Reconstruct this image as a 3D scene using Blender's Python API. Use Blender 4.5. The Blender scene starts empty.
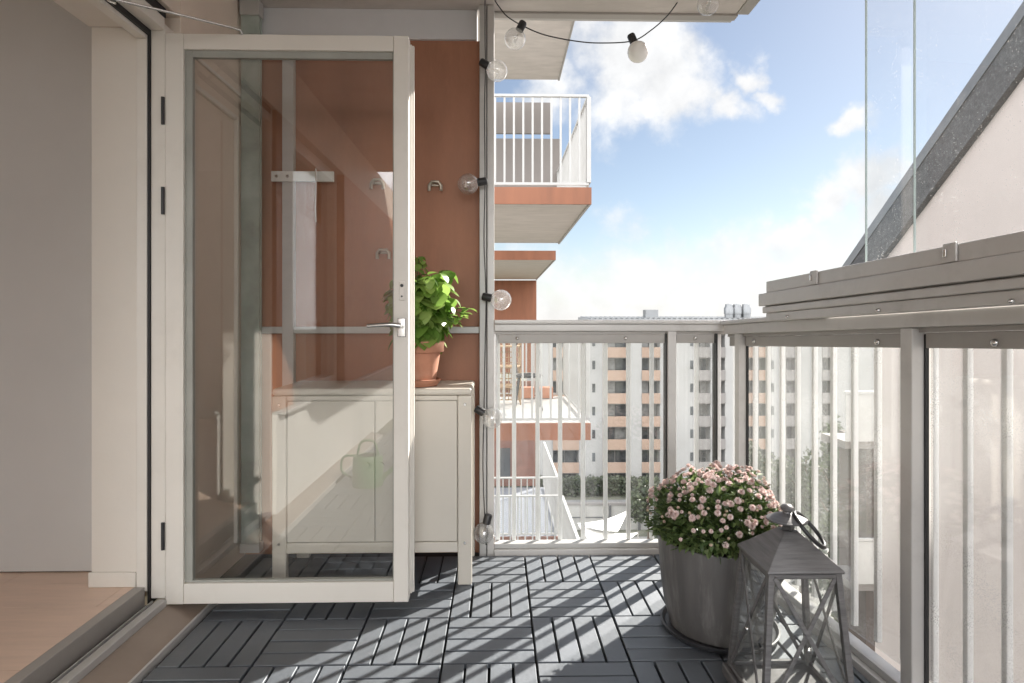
import bpy, bmesh, math, random
from mathutils import Vector, Matrix, noise as mnoise
R = math.radians
random.seed(11)
sc = bpy.context.scene
col = sc.collection

# ------------------------------------------------------------------ camera
H = 1.089; F = 611.0; TH = 0.0229
CT, ST = math.cos(TH), math.sin(TH)
cd = bpy.data.cameras.new("camera"); cam = bpy.data.objects.new("camera", cd); col.objects.link(cam)
cam.location = (0, 0, H); cam.rotation_euler = (R(90), 0, -TH)
cd.sensor_width = 36; cd.lens = F / 1024 * 36; cd.shift_y = -20.5 / 1024
cd.clip_start = 0.05; cd.clip_end = 3000
sc.camera = cam

def ray(px, py):
    u = (px - 512) / F; v = (321 - py) / F
    return Vector((u * CT + ST, CT - u * ST, v))
def atY(px, py, Y):
    d = ray(px, py); return Vector((0, 0, H)) + d * (Y / d.y)

# ------------------------------------------------------------------ materials
MATS = {}
def nn(nt, t, **kw):
    n = nt.nodes.new(t)
    for k, v in kw.items(): setattr(n, k, v)
    return n
def mat(name, base, rough=.5, metal=0, var=.12, scale=6, bump=0, bscale=40, stretch=(1,1,1), spec=.5, dirt=None, dirt_scale=2.5, sub=None):
    m = bpy.data.materials.new(name); m.use_nodes = True
    nt = m.node_tree; b = nt.nodes['Principled BSDF']; L = nt.links.new
    b.inputs['Roughness'].default_value = rough; b.inputs['Metallic'].default_value = metal
    b.inputs['Specular IOR Level'].default_value = spec
    tc = nn(nt, 'ShaderNodeTexCoord'); mp = nn(nt, 'ShaderNodeMapping'); mp.inputs['Scale'].default_value = stretch
    L(tc.outputs['Object'], mp.inputs['Vector'])
    nz = nn(nt, 'ShaderNodeTexNoise'); nz.inputs['Scale'].default_value = scale; nz.inputs['Detail'].default_value = 7; nz.inputs['Roughness'].default_value = .62
    L(mp.outputs[0], nz.inputs['Vector'])
    rp = nn(nt, 'ShaderNodeValToRGB')
    lo = [max(0, c * (1 - var)) for c in base]; hi = [min(1, c * (1 + var)) for c in base]
    rp.color_ramp.elements[0].position = .3; rp.color_ramp.elements[1].position = .7
    rp.color_ramp.elements[0].color = (*lo, 1); rp.color_ramp.elements[1].color = (*hi, 1)
    L(nz.outputs['Fac'], rp.inputs['Fac']); out = rp.outputs['Color']
    if dirt:
        dz = nn(nt, 'ShaderNodeTexNoise'); dz.inputs['Scale'].default_value = dirt_scale; dz.inputs['Detail'].default_value = 9; dz.inputs['Roughness'].default_value = .7
        L(mp.outputs[0], dz.inputs['Vector'])
        dr = nn(nt, 'ShaderNodeMapRange'); dr.inputs[1].default_value = .52; dr.inputs[2].default_value = .75; dr.inputs[3].default_value = 0; dr.inputs[4].default_value = .75
        L(dz.outputs['Fac'], dr.inputs[0])
        mx = nn(nt, 'ShaderNodeMix', data_type='RGBA'); L(dr.outputs[0], mx.inputs['Factor']); L(out, mx.inputs[6]); mx.inputs[7].default_value = (*dirt, 1)
        out = mx.outputs[2]
    L(out, b.inputs['Base Color'])
    rr = nn(nt, 'ShaderNodeMapRange'); rr.inputs[3].default_value = max(.02, rough - .1); rr.inputs[4].default_value = min(1, rough + .1)
    L(nz.outputs['Fac'], rr.inputs[0]); L(rr.outputs[0], b.inputs['Roughness'])
    if bump:
        bz = nn(nt, 'ShaderNodeTexNoise'); bz.inputs['Scale'].default_value = bscale; bz.inputs['Detail'].default_value = 6
        L(mp.outputs[0], bz.inputs['Vector'])
        bp = nn(nt, 'ShaderNodeBump'); bp.inputs['Strength'].default_value = bump; bp.inputs['Distance'].default_value = .01
        L(bz.outputs['Fac'], bp.inputs['Height']); L(bp.outputs[0], b.inputs['Normal'])
    MATS[name] = m
    return m

def leafmat(name, c0, c1, trans=.35, rough=.45):
    m = bpy.data.materials.new(name); m.use_nodes = True
    nt = m.node_tree; b = nt.nodes['Principled BSDF']; L = nt.links.new
    g = nn(nt, 'ShaderNodeNewGeometry'); rp = nn(nt, 'ShaderNodeValToRGB')
    rp.color_ramp.elements[0].color = (*c0, 1); rp.color_ramp.elements[1].color = (*c1, 1)
    L(g.outputs['Random Per Island'], rp.inputs['Fac']); L(rp.outputs[0], b.inputs['Base Color'])
    b.inputs['Roughness'].default_value = rough
    t = nn(nt, 'ShaderNodeBsdfTranslucent'); L(rp.outputs[0], t.inputs['Color'])
    mx = nn(nt, 'ShaderNodeMixShader'); mx.inputs[0].default_value = trans
    L(b.outputs[0], mx.inputs[1]); L(t.outputs[0], mx.inputs[2]); L(mx.outputs[0], nt.nodes['Material Output'].inputs['Surface'])
    return m

def glassmat(name, tint=(.93,.96,.95), refl=1.0, dust_haze=0.0, drops=0.0, gloss_rough=0.0, dust_haze_col=(.8,.8,.78), dscale=900, few=.55):
    """thin pane: see-through with a mirror-like film that strengthens at grazing angles, optional dust and dried rain spots"""
    m = bpy.data.materials.new(name); m.use_nodes = True
    nt = m.node_tree; nt.nodes.remove(nt.nodes['Principled BSDF']); L = nt.links.new
    tr = nn(nt, 'ShaderNodeBsdfTransparent'); tr.inputs['Color'].default_value = (*tint, 1)
    gl = nn(nt, 'ShaderNodeBsdfGlossy'); gl.inputs['Roughness'].default_value = gloss_rough
    lw = nn(nt, 'ShaderNodeLayerWeight'); lw.inputs['Blend'].default_value = .5
    pw = nn(nt, 'ShaderNodeMath', operation='POWER'); L(lw.outputs['Facing'], pw.inputs[0]); pw.inputs[1].default_value = 5
    ma = nn(nt, 'ShaderNodeMath', operation='MULTIPLY_ADD', use_clamp=True); L(pw.outputs[0], ma.inputs[0]); ma.inputs[1].default_value = .9; ma.inputs[2].default_value = .042 * refl
    mx = nn(nt, 'ShaderNodeMixShader'); L(ma.outputs[0], mx.inputs[0]); L(tr.outputs[0], mx.inputs[1]); L(gl.outputs[0], mx.inputs[2])
    out = mx.outputs[0]
    if dust_haze or drops:
        tc = nn(nt, 'ShaderNodeTexCoord')
        df = nn(nt, 'ShaderNodeBsdfDiffuse'); df.inputs['Color'].default_value = (*dust_haze_col, 1)
        tl = nn(nt, 'ShaderNodeBsdfTranslucent'); tl.inputs['Color'].default_value = (*dust_haze_col, 1)
        dm = nn(nt, 'ShaderNodeMixShader'); dm.inputs[0].default_value = .5; L(df.outputs[0], dm.inputs[1]); L(tl.outputs[0], dm.inputs[2])
        nz = nn(nt, 'ShaderNodeTexNoise'); nz.inputs['Scale'].default_value = 5; nz.inputs['Detail'].default_value = 6; L(tc.outputs['Object'], nz.inputs['Vector'])
        f = nn(nt, 'ShaderNodeMapRange'); f.inputs[1].default_value = .3; f.inputs[2].default_value = .7; f.inputs[3].default_value = dust_haze * .55; f.inputs[4].default_value = dust_haze * 1.45
        L(nz.outputs['Fac'], f.inputs[0]); fac = f.outputs[0]
        if drops:
            vo = nn(nt, 'ShaderNodeTexVoronoi'); vo.inputs['Scale'].default_value = dscale; L(tc.outputs['Object'], vo.inputs['Vector'])
            n2 = nn(nt, 'ShaderNodeTexNoise'); n2.inputs['Scale'].default_value = 9; n2.inputs['Detail'].default_value = 3; L(tc.outputs['Object'], n2.inputs['Vector'])
            th = nn(nt, 'ShaderNodeMapRange'); th.inputs[1].default_value = .35; th.inputs[2].default_value = .75; th.inputs[3].default_value = .1; th.inputs[4].default_value = .5
            L(n2.outputs['Fac'], th.inputs[0])
            lt = nn(nt, 'ShaderNodeMath', operation='LESS_THAN'); L(vo.outputs['Distance'], lt.inputs[0]); L(th.outputs[0], lt.inputs[1])
            cr = nn(nt, 'ShaderNodeMath', operation='LESS_THAN'); L(vo.outputs['Color'], cr.inputs[0]); cr.inputs[1].default_value = few
            m1 = nn(nt, 'ShaderNodeMath', operation='MULTIPLY'); L(lt.outputs[0], m1.inputs[0]); L(cr.outputs[0], m1.inputs[1])
            m2 = nn(nt, 'ShaderNodeMath', operation='MULTIPLY_ADD', use_clamp=True); L(m1.outputs[0], m2.inputs[0]); m2.inputs[1].default_value = drops; L(fac, m2.inputs[2])
            fac = m2.outputs[0]
        mx2 = nn(nt, 'ShaderNodeMixShader'); L(fac, mx2.inputs[0]); L(out, mx2.inputs[1]); L(dm.outputs[0], mx2.inputs[2]); out = mx2.outputs[0]
    L(out, nt.nodes['Material Output'].inputs['Surface'])
    return m

M = {}
M['white_frame'] = mat('painted_frame', (.76,.728,.672), .35, var=.03, scale=3, bump=.03, bscale=60, dirt=(.68,.645,.59), dirt_scale=4)
M['cream'] = mat('cream_plaster', (.78,.69,.60), .6, var=.04, scale=4, bump=.06, bscale=120)
M['reveal'] = mat('reveal_paint', (.75,.71,.65), .6, var=.03, scale=3, bump=.05, bscale=90)
M['grey_wall'] = mat('grey_interior_paint', (.60,.592,.578), .7, var=.03, scale=2)
M['rubber'] = mat('black_rubber', (.015,.015,.016), .5, var=.2)
M['alu'] = mat('grey_aluminium', (.52,.515,.505), .38, .1, var=.05, scale=5, stretch=(1,1,6))
M['alu_dark'] = mat('dull_aluminium', (.36,.34,.32), .4, .15, var=.08, scale=5)
M['rail_alu'] = mat('railing_aluminium', (.585,.57,.555), .33, .1, var=.05, scale=4, dirt=(.46,.445,.43), dirt_scale=6)
M['bronze'] = mat('brown_sill_metal', (.30,.24,.20), .3, .2, var=.12, scale=3, dirt=(.27,.21,.17))
M['dull_steel'] = mat('dull_steel', (.42,.38,.32), .38, .9, var=.2, scale=20)
M['steel'] = mat('bright_steel', (.62,.61,.59), .25, 1, var=.06)
M['blackmetal'] = mat('black_lacquered_metal', (.03,.03,.032), .4, .2)
M['white_paint'] = mat('white_lacquer', (.74,.735,.71), .4, var=.04, scale=4, dirt=(.55,.53,.5), dirt_scale=7)
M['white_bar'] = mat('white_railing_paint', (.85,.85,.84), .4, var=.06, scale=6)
M['brown'] = mat('brown_panel', (.37,.168,.098), .55, var=.22, scale=2.2, stretch=(1.6,1.6,.5), bump=.05, bscale=50, dirt=(.47,.22,.13), dirt_scale=3)
M['brown_far'] = mat('brown_board', (.25,.10,.053), .6, var=.18, scale=1.6, stretch=(3,3,.5))
M['brick'] = mat('brown_brick', (.17,.078,.056), .75, var=.2, scale=5)
M['beam'] = mat('grey_beam_paint', (.68,.69,.72), .5, var=.05, scale=3)
M['concrete'] = mat('pale_concrete', (.60,.56,.535), .8, var=.1, scale=2.5, bump=.08, bscale=30, stretch=(1,3,1), dirt=(.49,.455,.43), dirt_scale=3)
M['deckwhite'] = mat('white_floor_sheet', (.46,.45,.43), .6, var=.05)
M['tile'] = mat('slate_deck_plastic', (.034,.042,.055), .64, var=.16, scale=9, bump=.1, bscale=55, stretch=(1,1,1), spec=1.0, dirt=(.062,.072,.088), dirt_scale=5)
_nt = M['tile'].node_tree; _pb = _nt.nodes['Principled BSDF']; _g = nn(_nt,'ShaderNodeNewGeometry'); _r = nn(_nt,'ShaderNodeMapRange'); _r.inputs[3].default_value = .78; _r.inputs[4].default_value = 1.2
_nt.links.new(_g.outputs['Random Per Island'], _r.inputs[0]); _src = _pb.inputs['Base Color'].links[0].from_socket
_vm = nn(_nt,'ShaderNodeVectorMath', operation='SCALE'); _nt.links.new(_src, _vm.inputs[0]); _nt.links.new(_r.outputs[0], _vm.inputs['Scale']); _nt.links.new(_vm.outputs[0], _pb.inputs['Base Color'])
_b = M['tile'].node_tree.nodes['Principled BSDF']; _b.inputs['IOR'].default_value = 1.8; _b.inputs['Specular Tint'].default_value = (.90,.95,1.0,1); _b.inputs['Coat Weight'].default_value = .3; _b.inputs['Coat Roughness'].default_value = .34; _b.inputs['Coat IOR'].default_value = 1.65
M['tile_base'] = mat('deck_underside', (.012,.012,.013), .7)
M['cabinet'] = mat('cabinet_lacquer', (.66,.62,.55), .4, var=.025, scale=3)
M['terracotta'] = mat('terracotta', (.46,.215,.135), .75, var=.16, scale=7, bump=.08, bscale=40, dirt=(.55,.33,.24), dirt_scale=6)
M['soil'] = mat('dark_soil', (.03,.022,.016), .9, var=.4, scale=60, bump=.6, bscale=90)
M['potgrey'] = mat('weathered_pot', (.125,.12,.118), .46, .1, var=.2, scale=5, stretch=(3.2,3.2,.4), bump=.08, bscale=35, dirt=(.34,.33,.32), dirt_scale=3.2)
M['saucer'] = mat('dark_saucer', (.045,.045,.05), .35, var=.2)
M['zinc'] = mat('brushed_zinc', (.168,.164,.166), .42, .4, var=.3, scale=8, stretch=(1,1,14), bump=.15, bscale=10, dirt=(.19,.185,.18), dirt_scale=6)
M['wood_floor'] = mat('oak_laminate', (.74,.56,.45), .42, var=.07, scale=4, stretch=(1,9,1))
M['pink_wall'] = mat('pale_pink_render', (.48,.42,.395), .8, var=.035, scale=1.2, bump=.1, bscale=60)
M['roof'] = mat('dark_roof_felt', (.065,.065,.068), .7, var=.35, scale=14, dirt=(.2,.2,.2), dirt_scale=20)
M['flashing'] = mat('roof_edge_metal', (.22,.222,.23), .4, .5, var=.1)
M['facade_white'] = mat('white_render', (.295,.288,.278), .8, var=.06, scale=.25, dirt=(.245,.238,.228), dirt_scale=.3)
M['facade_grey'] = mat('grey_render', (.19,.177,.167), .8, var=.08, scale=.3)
M['salmon'] = mat('salmon_parapet', (.285,.20,.15), .8, var=.08, scale=.5)
M['dark_win'] = mat('dark_window', (.055,.06,.065), .12, var=.6, scale=.5, spec=.7)
M['curtain_win'] = mat('curtained_window', (.20,.195,.185), .3, var=.4, scale=1.5)
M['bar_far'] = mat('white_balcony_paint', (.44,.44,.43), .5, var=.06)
M['lowfloor'] = mat('grey_balcony_floor', (.20,.215,.24), .6, var=.1)
M['tin_roof'] = mat('tin_roof', (.20,.205,.21), .4, .5, var=.08, scale=.6)
M['grass'] = mat('grass', (.10,.10,.075), .9, var=.35, scale=.35)
M['asphalt'] = mat('asphalt', (.16,.16,.16), .85, var=.15, scale=.5)
M['paving'] = mat('pale_paving', (.30,.29,.275), .85, var=.12, scale=.7)
M['wallgrey'] = mat('grey_garden_wall', (.33,.32,.30), .85, var=.12, scale=.5)
M['sail'] = mat('white_sailcloth', (.78,.77,.75), .7, var=.02)
M['bark'] = mat('bark', (.10,.075,.055), .9, var=.3, scale=3)
M['rooftile'] = mat('grey_rooftile', (.24,.27,.31), .6, var=.2, scale=3)
M['rattan'] = mat('rattan', (.36,.25,.15), .7, var=.3, scale=30)
M['greycloth'] = mat('greybrown_panel', (.19,.172,.16), .7, var=.06, scale=1.2)
M['cangreen'] = mat('green_enamel', (.04,.13,.05), .3, var=.1)
M['bulb_glow_white'] = mat('white_glow_bulb', (.95,.95,.93), .3, var=.0)  # plain white standing in for the glow of the lit bulb
M['leaf_mum'] = leafmat('chrysanthemum_leaf', (.06,.11,.032), (.24,.32,.12), .38)
M['leaf_basil'] = leafmat('basil_leaf', (.13,.27,.04), (.38,.53,.14), .5, .35)
M['stem'] = mat('green_stem', (.08,.13,.04), .6)
M['petal'] = leafmat('pink_petal', (.76,.57,.54), (.94,.86,.83), .3, .7)
M['bud'] = leafmat('pale_bud', (.50,.45,.28), (.62,.42,.38), .2, .7)
M['leaf_tree'] = leafmat('tree_leaf', (.02,.032,.014), (.075,.095,.04), .3)
M['leaf_hedge'] = leafmat('hedge_leaf', (.02,.03,.015), (.06,.075,.035), .25)
M['glass_door'] = glassmat('door_glass', (.955,.955,.945), 2.2)
M['glass_rail'] = glassmat('clear_rail_glass', (.985,.99,.987), 1.0, dust_haze=.02)
M['glass_dirty'] = glassmat('rain_marked_glass', (.985,.99,.987), 1.7, dust_haze=.065, drops=.20, dscale=300, dust_haze_col=(.86,.88,.88))
M['glass_upper'] = glassmat('upper_pane_glass', (.97,.98,.985), .8, dust_haze=.015, drops=.30, dscale=210, few=.20)
M['glass_edge'] = mat('pale_green_glass_edge', (.62,.74,.72), .15, var=.05)
M['glass_bulb'] = glassmat('bulb_glass', (.93,.93,.93), 4.5, dust_haze=.12, dust_haze_col=(.9,.9,.88))  # pale film painted over the globes in place of white reflections
M['glass_lantern'] = glassmat('lantern_glass', (.96,.965,.96), 1.3, dust_haze=.02)
M['glass_stack'] = glassmat('stacked_green_glass', (.86,.91,.89), 1.5, dust_haze=.5, dust_haze_col=(.80,.86,.83))

# ------------------------------------------------------------------ mesh builder
class MB:
    def __init__(s): s.bm = bmesh.new()
    def hexa(s, p):
        v = [s.bm.verts.new(q) for q in p]
        for f in ((0,3,2,1),(4,5,6,7),(0,1,5,4),(1,2,6,5),(2,3,7,6),(3,0,4,7)): s.bm.faces.new([v[i] for i in f])
        return s
    def box(s, x0, x1, y0, y1, z0, z1):
        return s.hexa([(x0,y0,z0),(x1,y0,z0),(x1,y1,z0),(x0,y1,z0),(x0,y0,z1),(x1,y0,z1),(x1,y1,z1),(x0,y1,z1)])
    def bar(s, p, q, w, h, up=(0,0,1)):
        p = Vector(p); q = Vector(q); d = (q - p).normalized(); u = Vector(up)
        if abs(d.dot(u)) > .98: u = Vector((0,1,0))
        a = d.cross(u).normalized() * w / 2; b = a.cross(d).normalized() * h / 2
        return s.hexa([p-a-b, p+a-b, q+a-b, q-a-b, p-a+b, p+a+b, q+a+b, q-a+b])
    def tube(s, pts, r, seg=8, closed=False, cap=True):
        pts = [Vector(p) for p in pts]; n = len(pts); rings = []
        rr = r if isinstance(r, (list, tuple)) else [r] * n
        prev = None
        for i, p in enumerate(pts):
            if closed: d = pts[(i+1) % n] - pts[i-1]
            else: d = pts[min(i+1, n-1)] - pts[max(i-1, 0)]
            d.normalize()
            if prev is None:
                a = d.orthogonal().normalized()
            else:
                a = (prev - d * prev.dot(d)).normalized()
            prev = a; b = d.cross(a)
            rings.append([s.bm.verts.new(p + (a * math.cos(2*math.pi*k/seg) + b * math.sin(2*math.pi*k/seg)) * rr[i]) for k in range(seg)])
        m = n if closed else n - 1
        for i in range(m):
            A, B = rings[i], rings[(i+1) % n]
            for k in range(seg):
                s.bm.faces.new([A[k], A[(k+1) % seg], B[(k+1) % seg], B[k]])
        if not closed and cap:
            s.bm.faces.new(rings[0][::-1]); s.bm.faces.new(rings[-1])
        return s
    def lathe(s, prof, c=(0,0,0), seg=32, axis=None, cap0=True, cap1=True, wob=0):
        c = Vector(c); rings = []
        rot = Vector((0,0,1)).rotation_difference(Vector(axis)).to_matrix() if axis else Matrix.Identity(3)
        for r, z in prof:
            ring = []
            for k in range(seg):
                a = 2*math.pi*k/seg
                rr = r * (1 + wob * mnoise.noise(Vector((math.cos(a)*1.5, math.sin(a)*1.5, z*6)))) if wob else r
                ring.append(s.bm.verts.new(c + rot @ Vector((rr*math.cos(a), rr*math.sin(a), z))))
            rings.append(ring)
        for A, B in zip(rings, rings[1:]):
            for k in range(seg): s.bm.faces.new([A[k], A[(k+1) % seg], B[(k+1) % seg], B[k]])
        if cap0: s.bm.faces.new(rings[0][::-1])
        if cap1: s.bm.faces.new(rings[-1])
        return s
    def prism(s, poly, ext):
        ext = Vector(ext); a = [s.bm.verts.new(p) for p in poly]; b = [s.bm.verts.new(Vector(p) + ext) for p in poly]
        s.bm.faces.new(a[::-1]); s.bm.faces.new(b); n = len(poly)
        for i in range(n): s.bm.faces.new([a[i], a[(i+1) % n], b[(i+1) % n], b[i]])
        return s
    def face(s, pts): s.bm.faces.new([s.bm.verts.new(p) for p in pts]); return s
    def build(s, name, m, parent=None, smooth=False, bevel=0, seg=2):
        if not smooth or bevel: bmesh.ops.recalc_face_normals(s.bm, faces=s.bm.faces)
        me = bpy.data.meshes.new(name); s.bm.to_mesh(me); s.bm.free()
        me.materials.append(m)
        if smooth:
            me.polygons.foreach_set('use_smooth', [True] * len(me.polygons))
        o = bpy.data.objects.new(name, me); col.objects.link(o)
        if bevel:
            bv = o.modifiers.new('bevel', 'BEVEL'); bv.width = bevel; bv.segments = seg; bv.limit_method = 'ANGLE'; bv.angle_limit = R(40)
            me.polygons.foreach_set('use_smooth', [True] * len(me.polygons))
            wn = o.modifiers.new('wn', 'WEIGHTED_NORMAL'); wn.keep_sharp = True
        if smooth and not bevel:
            try: me.set_sharp_from_angle(angle=R(38))
            except Exception: pass
        if parent is not None:
            o.parent = parent; o.matrix_parent_inverse = WM[parent].inverted() if parent in WM else Matrix.Identity(4)
            WM[o] = WM.get(parent, Matrix.Identity(4)) @ o.matrix_parent_inverse
        return o
WM = {}
def tag(o, label=None, cat=None, group=None, kind=None):
    if label: o['label'] = label
    if cat: o['category'] = cat
    if group: o['group'] = group
    if kind: o['kind'] = kind
    return o
def empty(name, loc, label, cat, group=None):
    o = bpy.data.objects.new(name, None); col.objects.link(o); o.location = loc; o.empty_display_size = .1
    WM[o] = Matrix.Translation(loc)
    return tag(o, label, cat, group)
def copy_part(o, parent, loc=None, mw=None):
    """copy of a part (mesh data shared) under the given thing; mw is its world matrix"""
    c = o.copy(); col.objects.link(c); c.parent = parent
    c.matrix_parent_inverse = WM[parent].inverted()
    if mw is not None: c.matrix_basis = mw
    WM[c] = WM[parent] @ c.matrix_parent_inverse @ c.matrix_basis
    return c
def B(x0, x1, y0, y1, z0, z1): return MB().box(x0, x1, y0, y1, z0, z1)
def plain(name, mesh_mb, m, kind='structure', **kw):
    o = mesh_mb.build(name, m, **kw); o['kind'] = kind; return o

# ------------------------------------------------------------------ ground far below
GZ = -19.5
plain('ground', MB().face([(-1500,-1500,GZ),(1500,-1500,GZ),(1500,1500,GZ),(-1500,1500,GZ)]), M['grass'])
plain('courtyard_paving', MB().face([(-6,34,GZ+.02),(30,34,GZ+.02),(30,58,GZ+.02),(-6,58,GZ+.02)]), M['paving'])
plain('road', MB().face([(-40,62,GZ+.03),(80,62,GZ+.03),(80,70,GZ+.03),(-40,70,GZ+.03)]), M['asphalt'])

# ------------------------------------------------------------------ own balcony: deck
YB = 2.84
CS = 1.25
def sx(Y, off=0): return CS - .068 * Y + off
def sz(Y, z): return z + .03 * (YB - Y)
db = bmesh.new()
def cboard(x0, x1, y0, y1):
    if x1 - x0 < .012 or y1 - y0 < .012: return
    c = .0016; z0, z1 = -.018, random.uniform(-.0007, .0007)
    dz = random.uniform(-.0006, .0006)
    b = [(x0,y0),(x1,y0),(x1,y1),(x0,y1)]; t = [(x0+c,y0+c),(x1-c,y0+c),(x1-c,y1-c),(x0+c,y1-c)]
    r0 = [db.verts.new((x,y,z0)) for x,y in b]; r1 = [db.verts.new((x,y,z1-c)) for x,y in b]; r2 = [db.verts.new((x,y,z1+(dz if i in (0,1) else 0))) for i,(x,y) in enumerate(t)]
    for A, Bq in ((r0,r1),(r1,r2)):
        for k in range(4): db.faces.new([A[k],A[(k+1)%4],Bq[(k+1)%4],Bq[k]])
    db.faces.new(r2)
T = .3006; g = .0040
for i in range(-6, 4):
    for j in range(-12, 4):
        x0 = .1225 + T*i; y0 = 1.9465 + T*j
        for k in range(4):
            if (i + j) % 2 == 0: a = [x0 + T*k/4, x0 + T*(k+1)/4, y0, y0 + T]
            else: a = [x0, x0 + T, y0 + T*k/4, y0 + T*(k+1)/4]
            jx, jy = random.uniform(-.0009,.0009), random.uniform(-.0009,.0009)
            a = [a[0]+g+jx, a[1]-g+jx, a[2]+g+jy, a[3]-g+jy]
            xm = sx((a[2]+a[3])/2, -.006)
            a[0] = max(a[0], -1.095); a[1] = min(a[1], xm); a[3] = min(a[3], YB-.006); a[2] = max(a[2], -1.5)
            if a[1] > a[0] and a[3] > a[2]: cboard(*a)
mm = MB(); mm.bm.free(); mm.bm = db
deck = plain('deck_floor', mm, M['tile'])
plain('balcony_slab_floor', MB().box(-1.3, 1.19, -1.5, 2.95, -.25, -.026), M['tile_base'])

# ------------------------------------------------------------------ facade, doorway, interior
XF = -1.20   # outer plane of the facade
fw = empty('facade_wall', (XF, 1, 0), 'cream rendered house wall around the balcony doorway', 'wall')
B(-1.50, XF, 2.34, 2.93, -.02, 2.57).build('wall_panel', M['cream'], fw, bevel=.003)
# raised casing on the panel beyond the door
cs = MB()
cs.box(XF+.0005, XF+.018, 2.40, 2.42, .08, 2.02).box(XF+.0005, XF+.018, 2.80, 2.82, .08, 2.02).box(XF+.0005, XF+.018, 2.42, 2.80, 2.00, 2.02)
cs.box(XF+.0005, XF+.012, 2.34, 2.93, 2.125, 2.14)
cs.build('panel_moulding', M['white_frame'], fw, bevel=.003)
B(-1.50, XF, -3.2, 2.3395, 2.235, 2.57).build('lintel', M['cream'], fw, bevel=.003)
B(-1.52, XF, -3.2, 1.27, -.02, .58).build('lower_panel', M['white_paint'], fw, bevel=.003)
B(-1.50, XF, 1.0, 1.27, .6, 2.2345).build('wall_pier', M['brown'], fw, bevel=.003)
B(-1.50, XF, -3.2, -.2, .6, 2.2345).build('wall_pier', M['brown'], fw, bevel=.003)
B(-1.54, XF+.05, -3.2, 1.26, .581, .599).build('window_sill', M['alu'], fw, bevel=.003)
wf = MB().box(-1.36,-1.26,-.1995,-.12,.6,2.2345).box(-1.36,-1.26,.92,.9995,.6,2.2345).box(-1.36,-1.26,-.12,.92,.6,.68).box(-1.36,-1.26,-.12,.92,2.155,2.2345).build('window', M['white_frame'], fw, bevel=.004)
B(-1.32,-1.312,-.12,.92,.68,2.155).build('pane', glassmat('window_pane_glass', (.9,.92,.92), 2.0), wf)
B(-1.345,-1.34,-.11,.91,1.08,1.82).build('reflector_panel', M['white_paint'], wf)  # added white panel, brightens the window's reflection in the door glass

df = empty('door_frame', (-1.27, 2.30, .06), 'cream painted door frame with black rubber gasket and skirting', 'door frame')
B(-1.2740, -1.222, 2.272, 2.338, .07, 2.18).build('jamb', M['white_frame'], df, bevel=.003)
B(-1.3210, -1.2830, 2.262, 2.338, .10, 2.165).build('jamb_trim', M['white_frame'], df, bevel=.003)
B(-1.4870, -1.3215, 2.270, 2.338, .10, 2.165).build('reveal', M['reveal'], df, bevel=.002)
B(-1.4920, -1.3215, 2.258, 2.2695, .1175, .172).build('skirting', M['white_frame'], df, bevel=.003)
B(-1.2828, -1.2745, 2.266, 2.338, .05, 2.165).build('gasket', M['rubber'], df)
B(-1.2740, -1.222, 1.30, 2.2715, 2.155, 2.234).build('head', M['white_frame'], df, bevel=.003)
B(-1.2828, -1.2745, 1.30, 2.2655, 2.135, 2.234).build('gasket', M['rubber'], df)
B(-1.222, -1.2185, 1.30, 2.2715, 2.20, 2.234).build('gasket', M['rubber'], df)
B(-1.3210, -1.2830, 1.30, 2.2615, 2.120, 2.234).build('head_trim', M['white_frame'], df, bevel=.003)
B(-1.4960, -1.3215, 1.30, 2.2695, 2.165, 2.234).build('head_reveal', M['reveal'], df, bevel=.002)
B(-1.4760, -1.222, 1.272, 1.2995, .05, 2.2335).build('near_jamb', M['white_frame'], df, bevel=.003)

ts = empty('door_threshold', (-1.2, 1.8, 0), 'brown metal sill and grey aluminium track under the open balcony door', 'door sill')
MB().hexa([(-1.215,-1.2,-.015),(-1.10,-1.2,-.015),(-1.10,2.42,-.015),(-1.215,2.42,-.015),(-1.215,-1.2,.045),(-1.10,-1.2,.012),(-1.10,2.42,.012),(-1.215,2.42,.045)]).build('sill', M['bronze'], ts, bevel=.002)
MB().box(-1.099,-1.090,-1.2,2.42,-.015,.016).build('sill_edge', M['alu'], ts, bevel=.001)
MB().box(-1.2480,-1.216,1.30,2.2715,-.015,.068).build('track', M['alu'], ts, bevel=.003)
MB().box(-1.2880,-1.2490,1.30,2.2655,-.015,.05).build('groove', M['rubber'], ts)
MB().box(-1.2660,-1.2620,1.30,2.2655,.0505,.066).build('track_rib', M['alu'], ts, bevel=.001)
MB().box(-1.3280,-1.2885,1.30,2.2615,-.015,.118).build('inner_track', M['alu_dark'], ts, bevel=.003)

fl = MB()
for i in range(21):
    y0 = -1.5 + .19*i
    if y0 > 2.38: continue
    for k in range(4):
        xa = -1.3285 - (k+((i*.37) % 1))*1.25; xb = xa + 1.248
        xb = min(xb, -1.3285); xa = max(xa, -5.5)
        if xb - xa > .02: fl.box(xa, xb, y0+.0006, min(y0+.1894, 2.41), .095, .117)
fl.box(-5.5,-1.33,-1.5,2.41,.05,.0945)
plain('interior_floor', fl, M['wood_floor'])
iw = plain('interior_wall', B(-5.5,-1.485,2.40,2.5,.1225,2.57), M['grey_wall'])
plain('interior_wall_gap', B(-5.5,-1.485,2.415,2.6,.03,.122), M['rubber'])
plain('interior_ceiling', B(-5.5,-1.501,-1.5,2.5,2.5705,2.7), M['white_paint'])
plain('interior_wall_side', B(-5.6,-5.5,-1.5,2.5,0,2.57), M['white_paint'])
plain('interior_wall_end', MB().box(-3.3,-1.521,-1.6,-1.5,0,2.57).box(-5.5,-3.3,-1.6,-1.5,2.4,2.57).box(-5.5,-3.3,-1.6,-1.5,0,.3), M['white_paint'])  # unseen end wall, wide opening added to let daylight into the room
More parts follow.
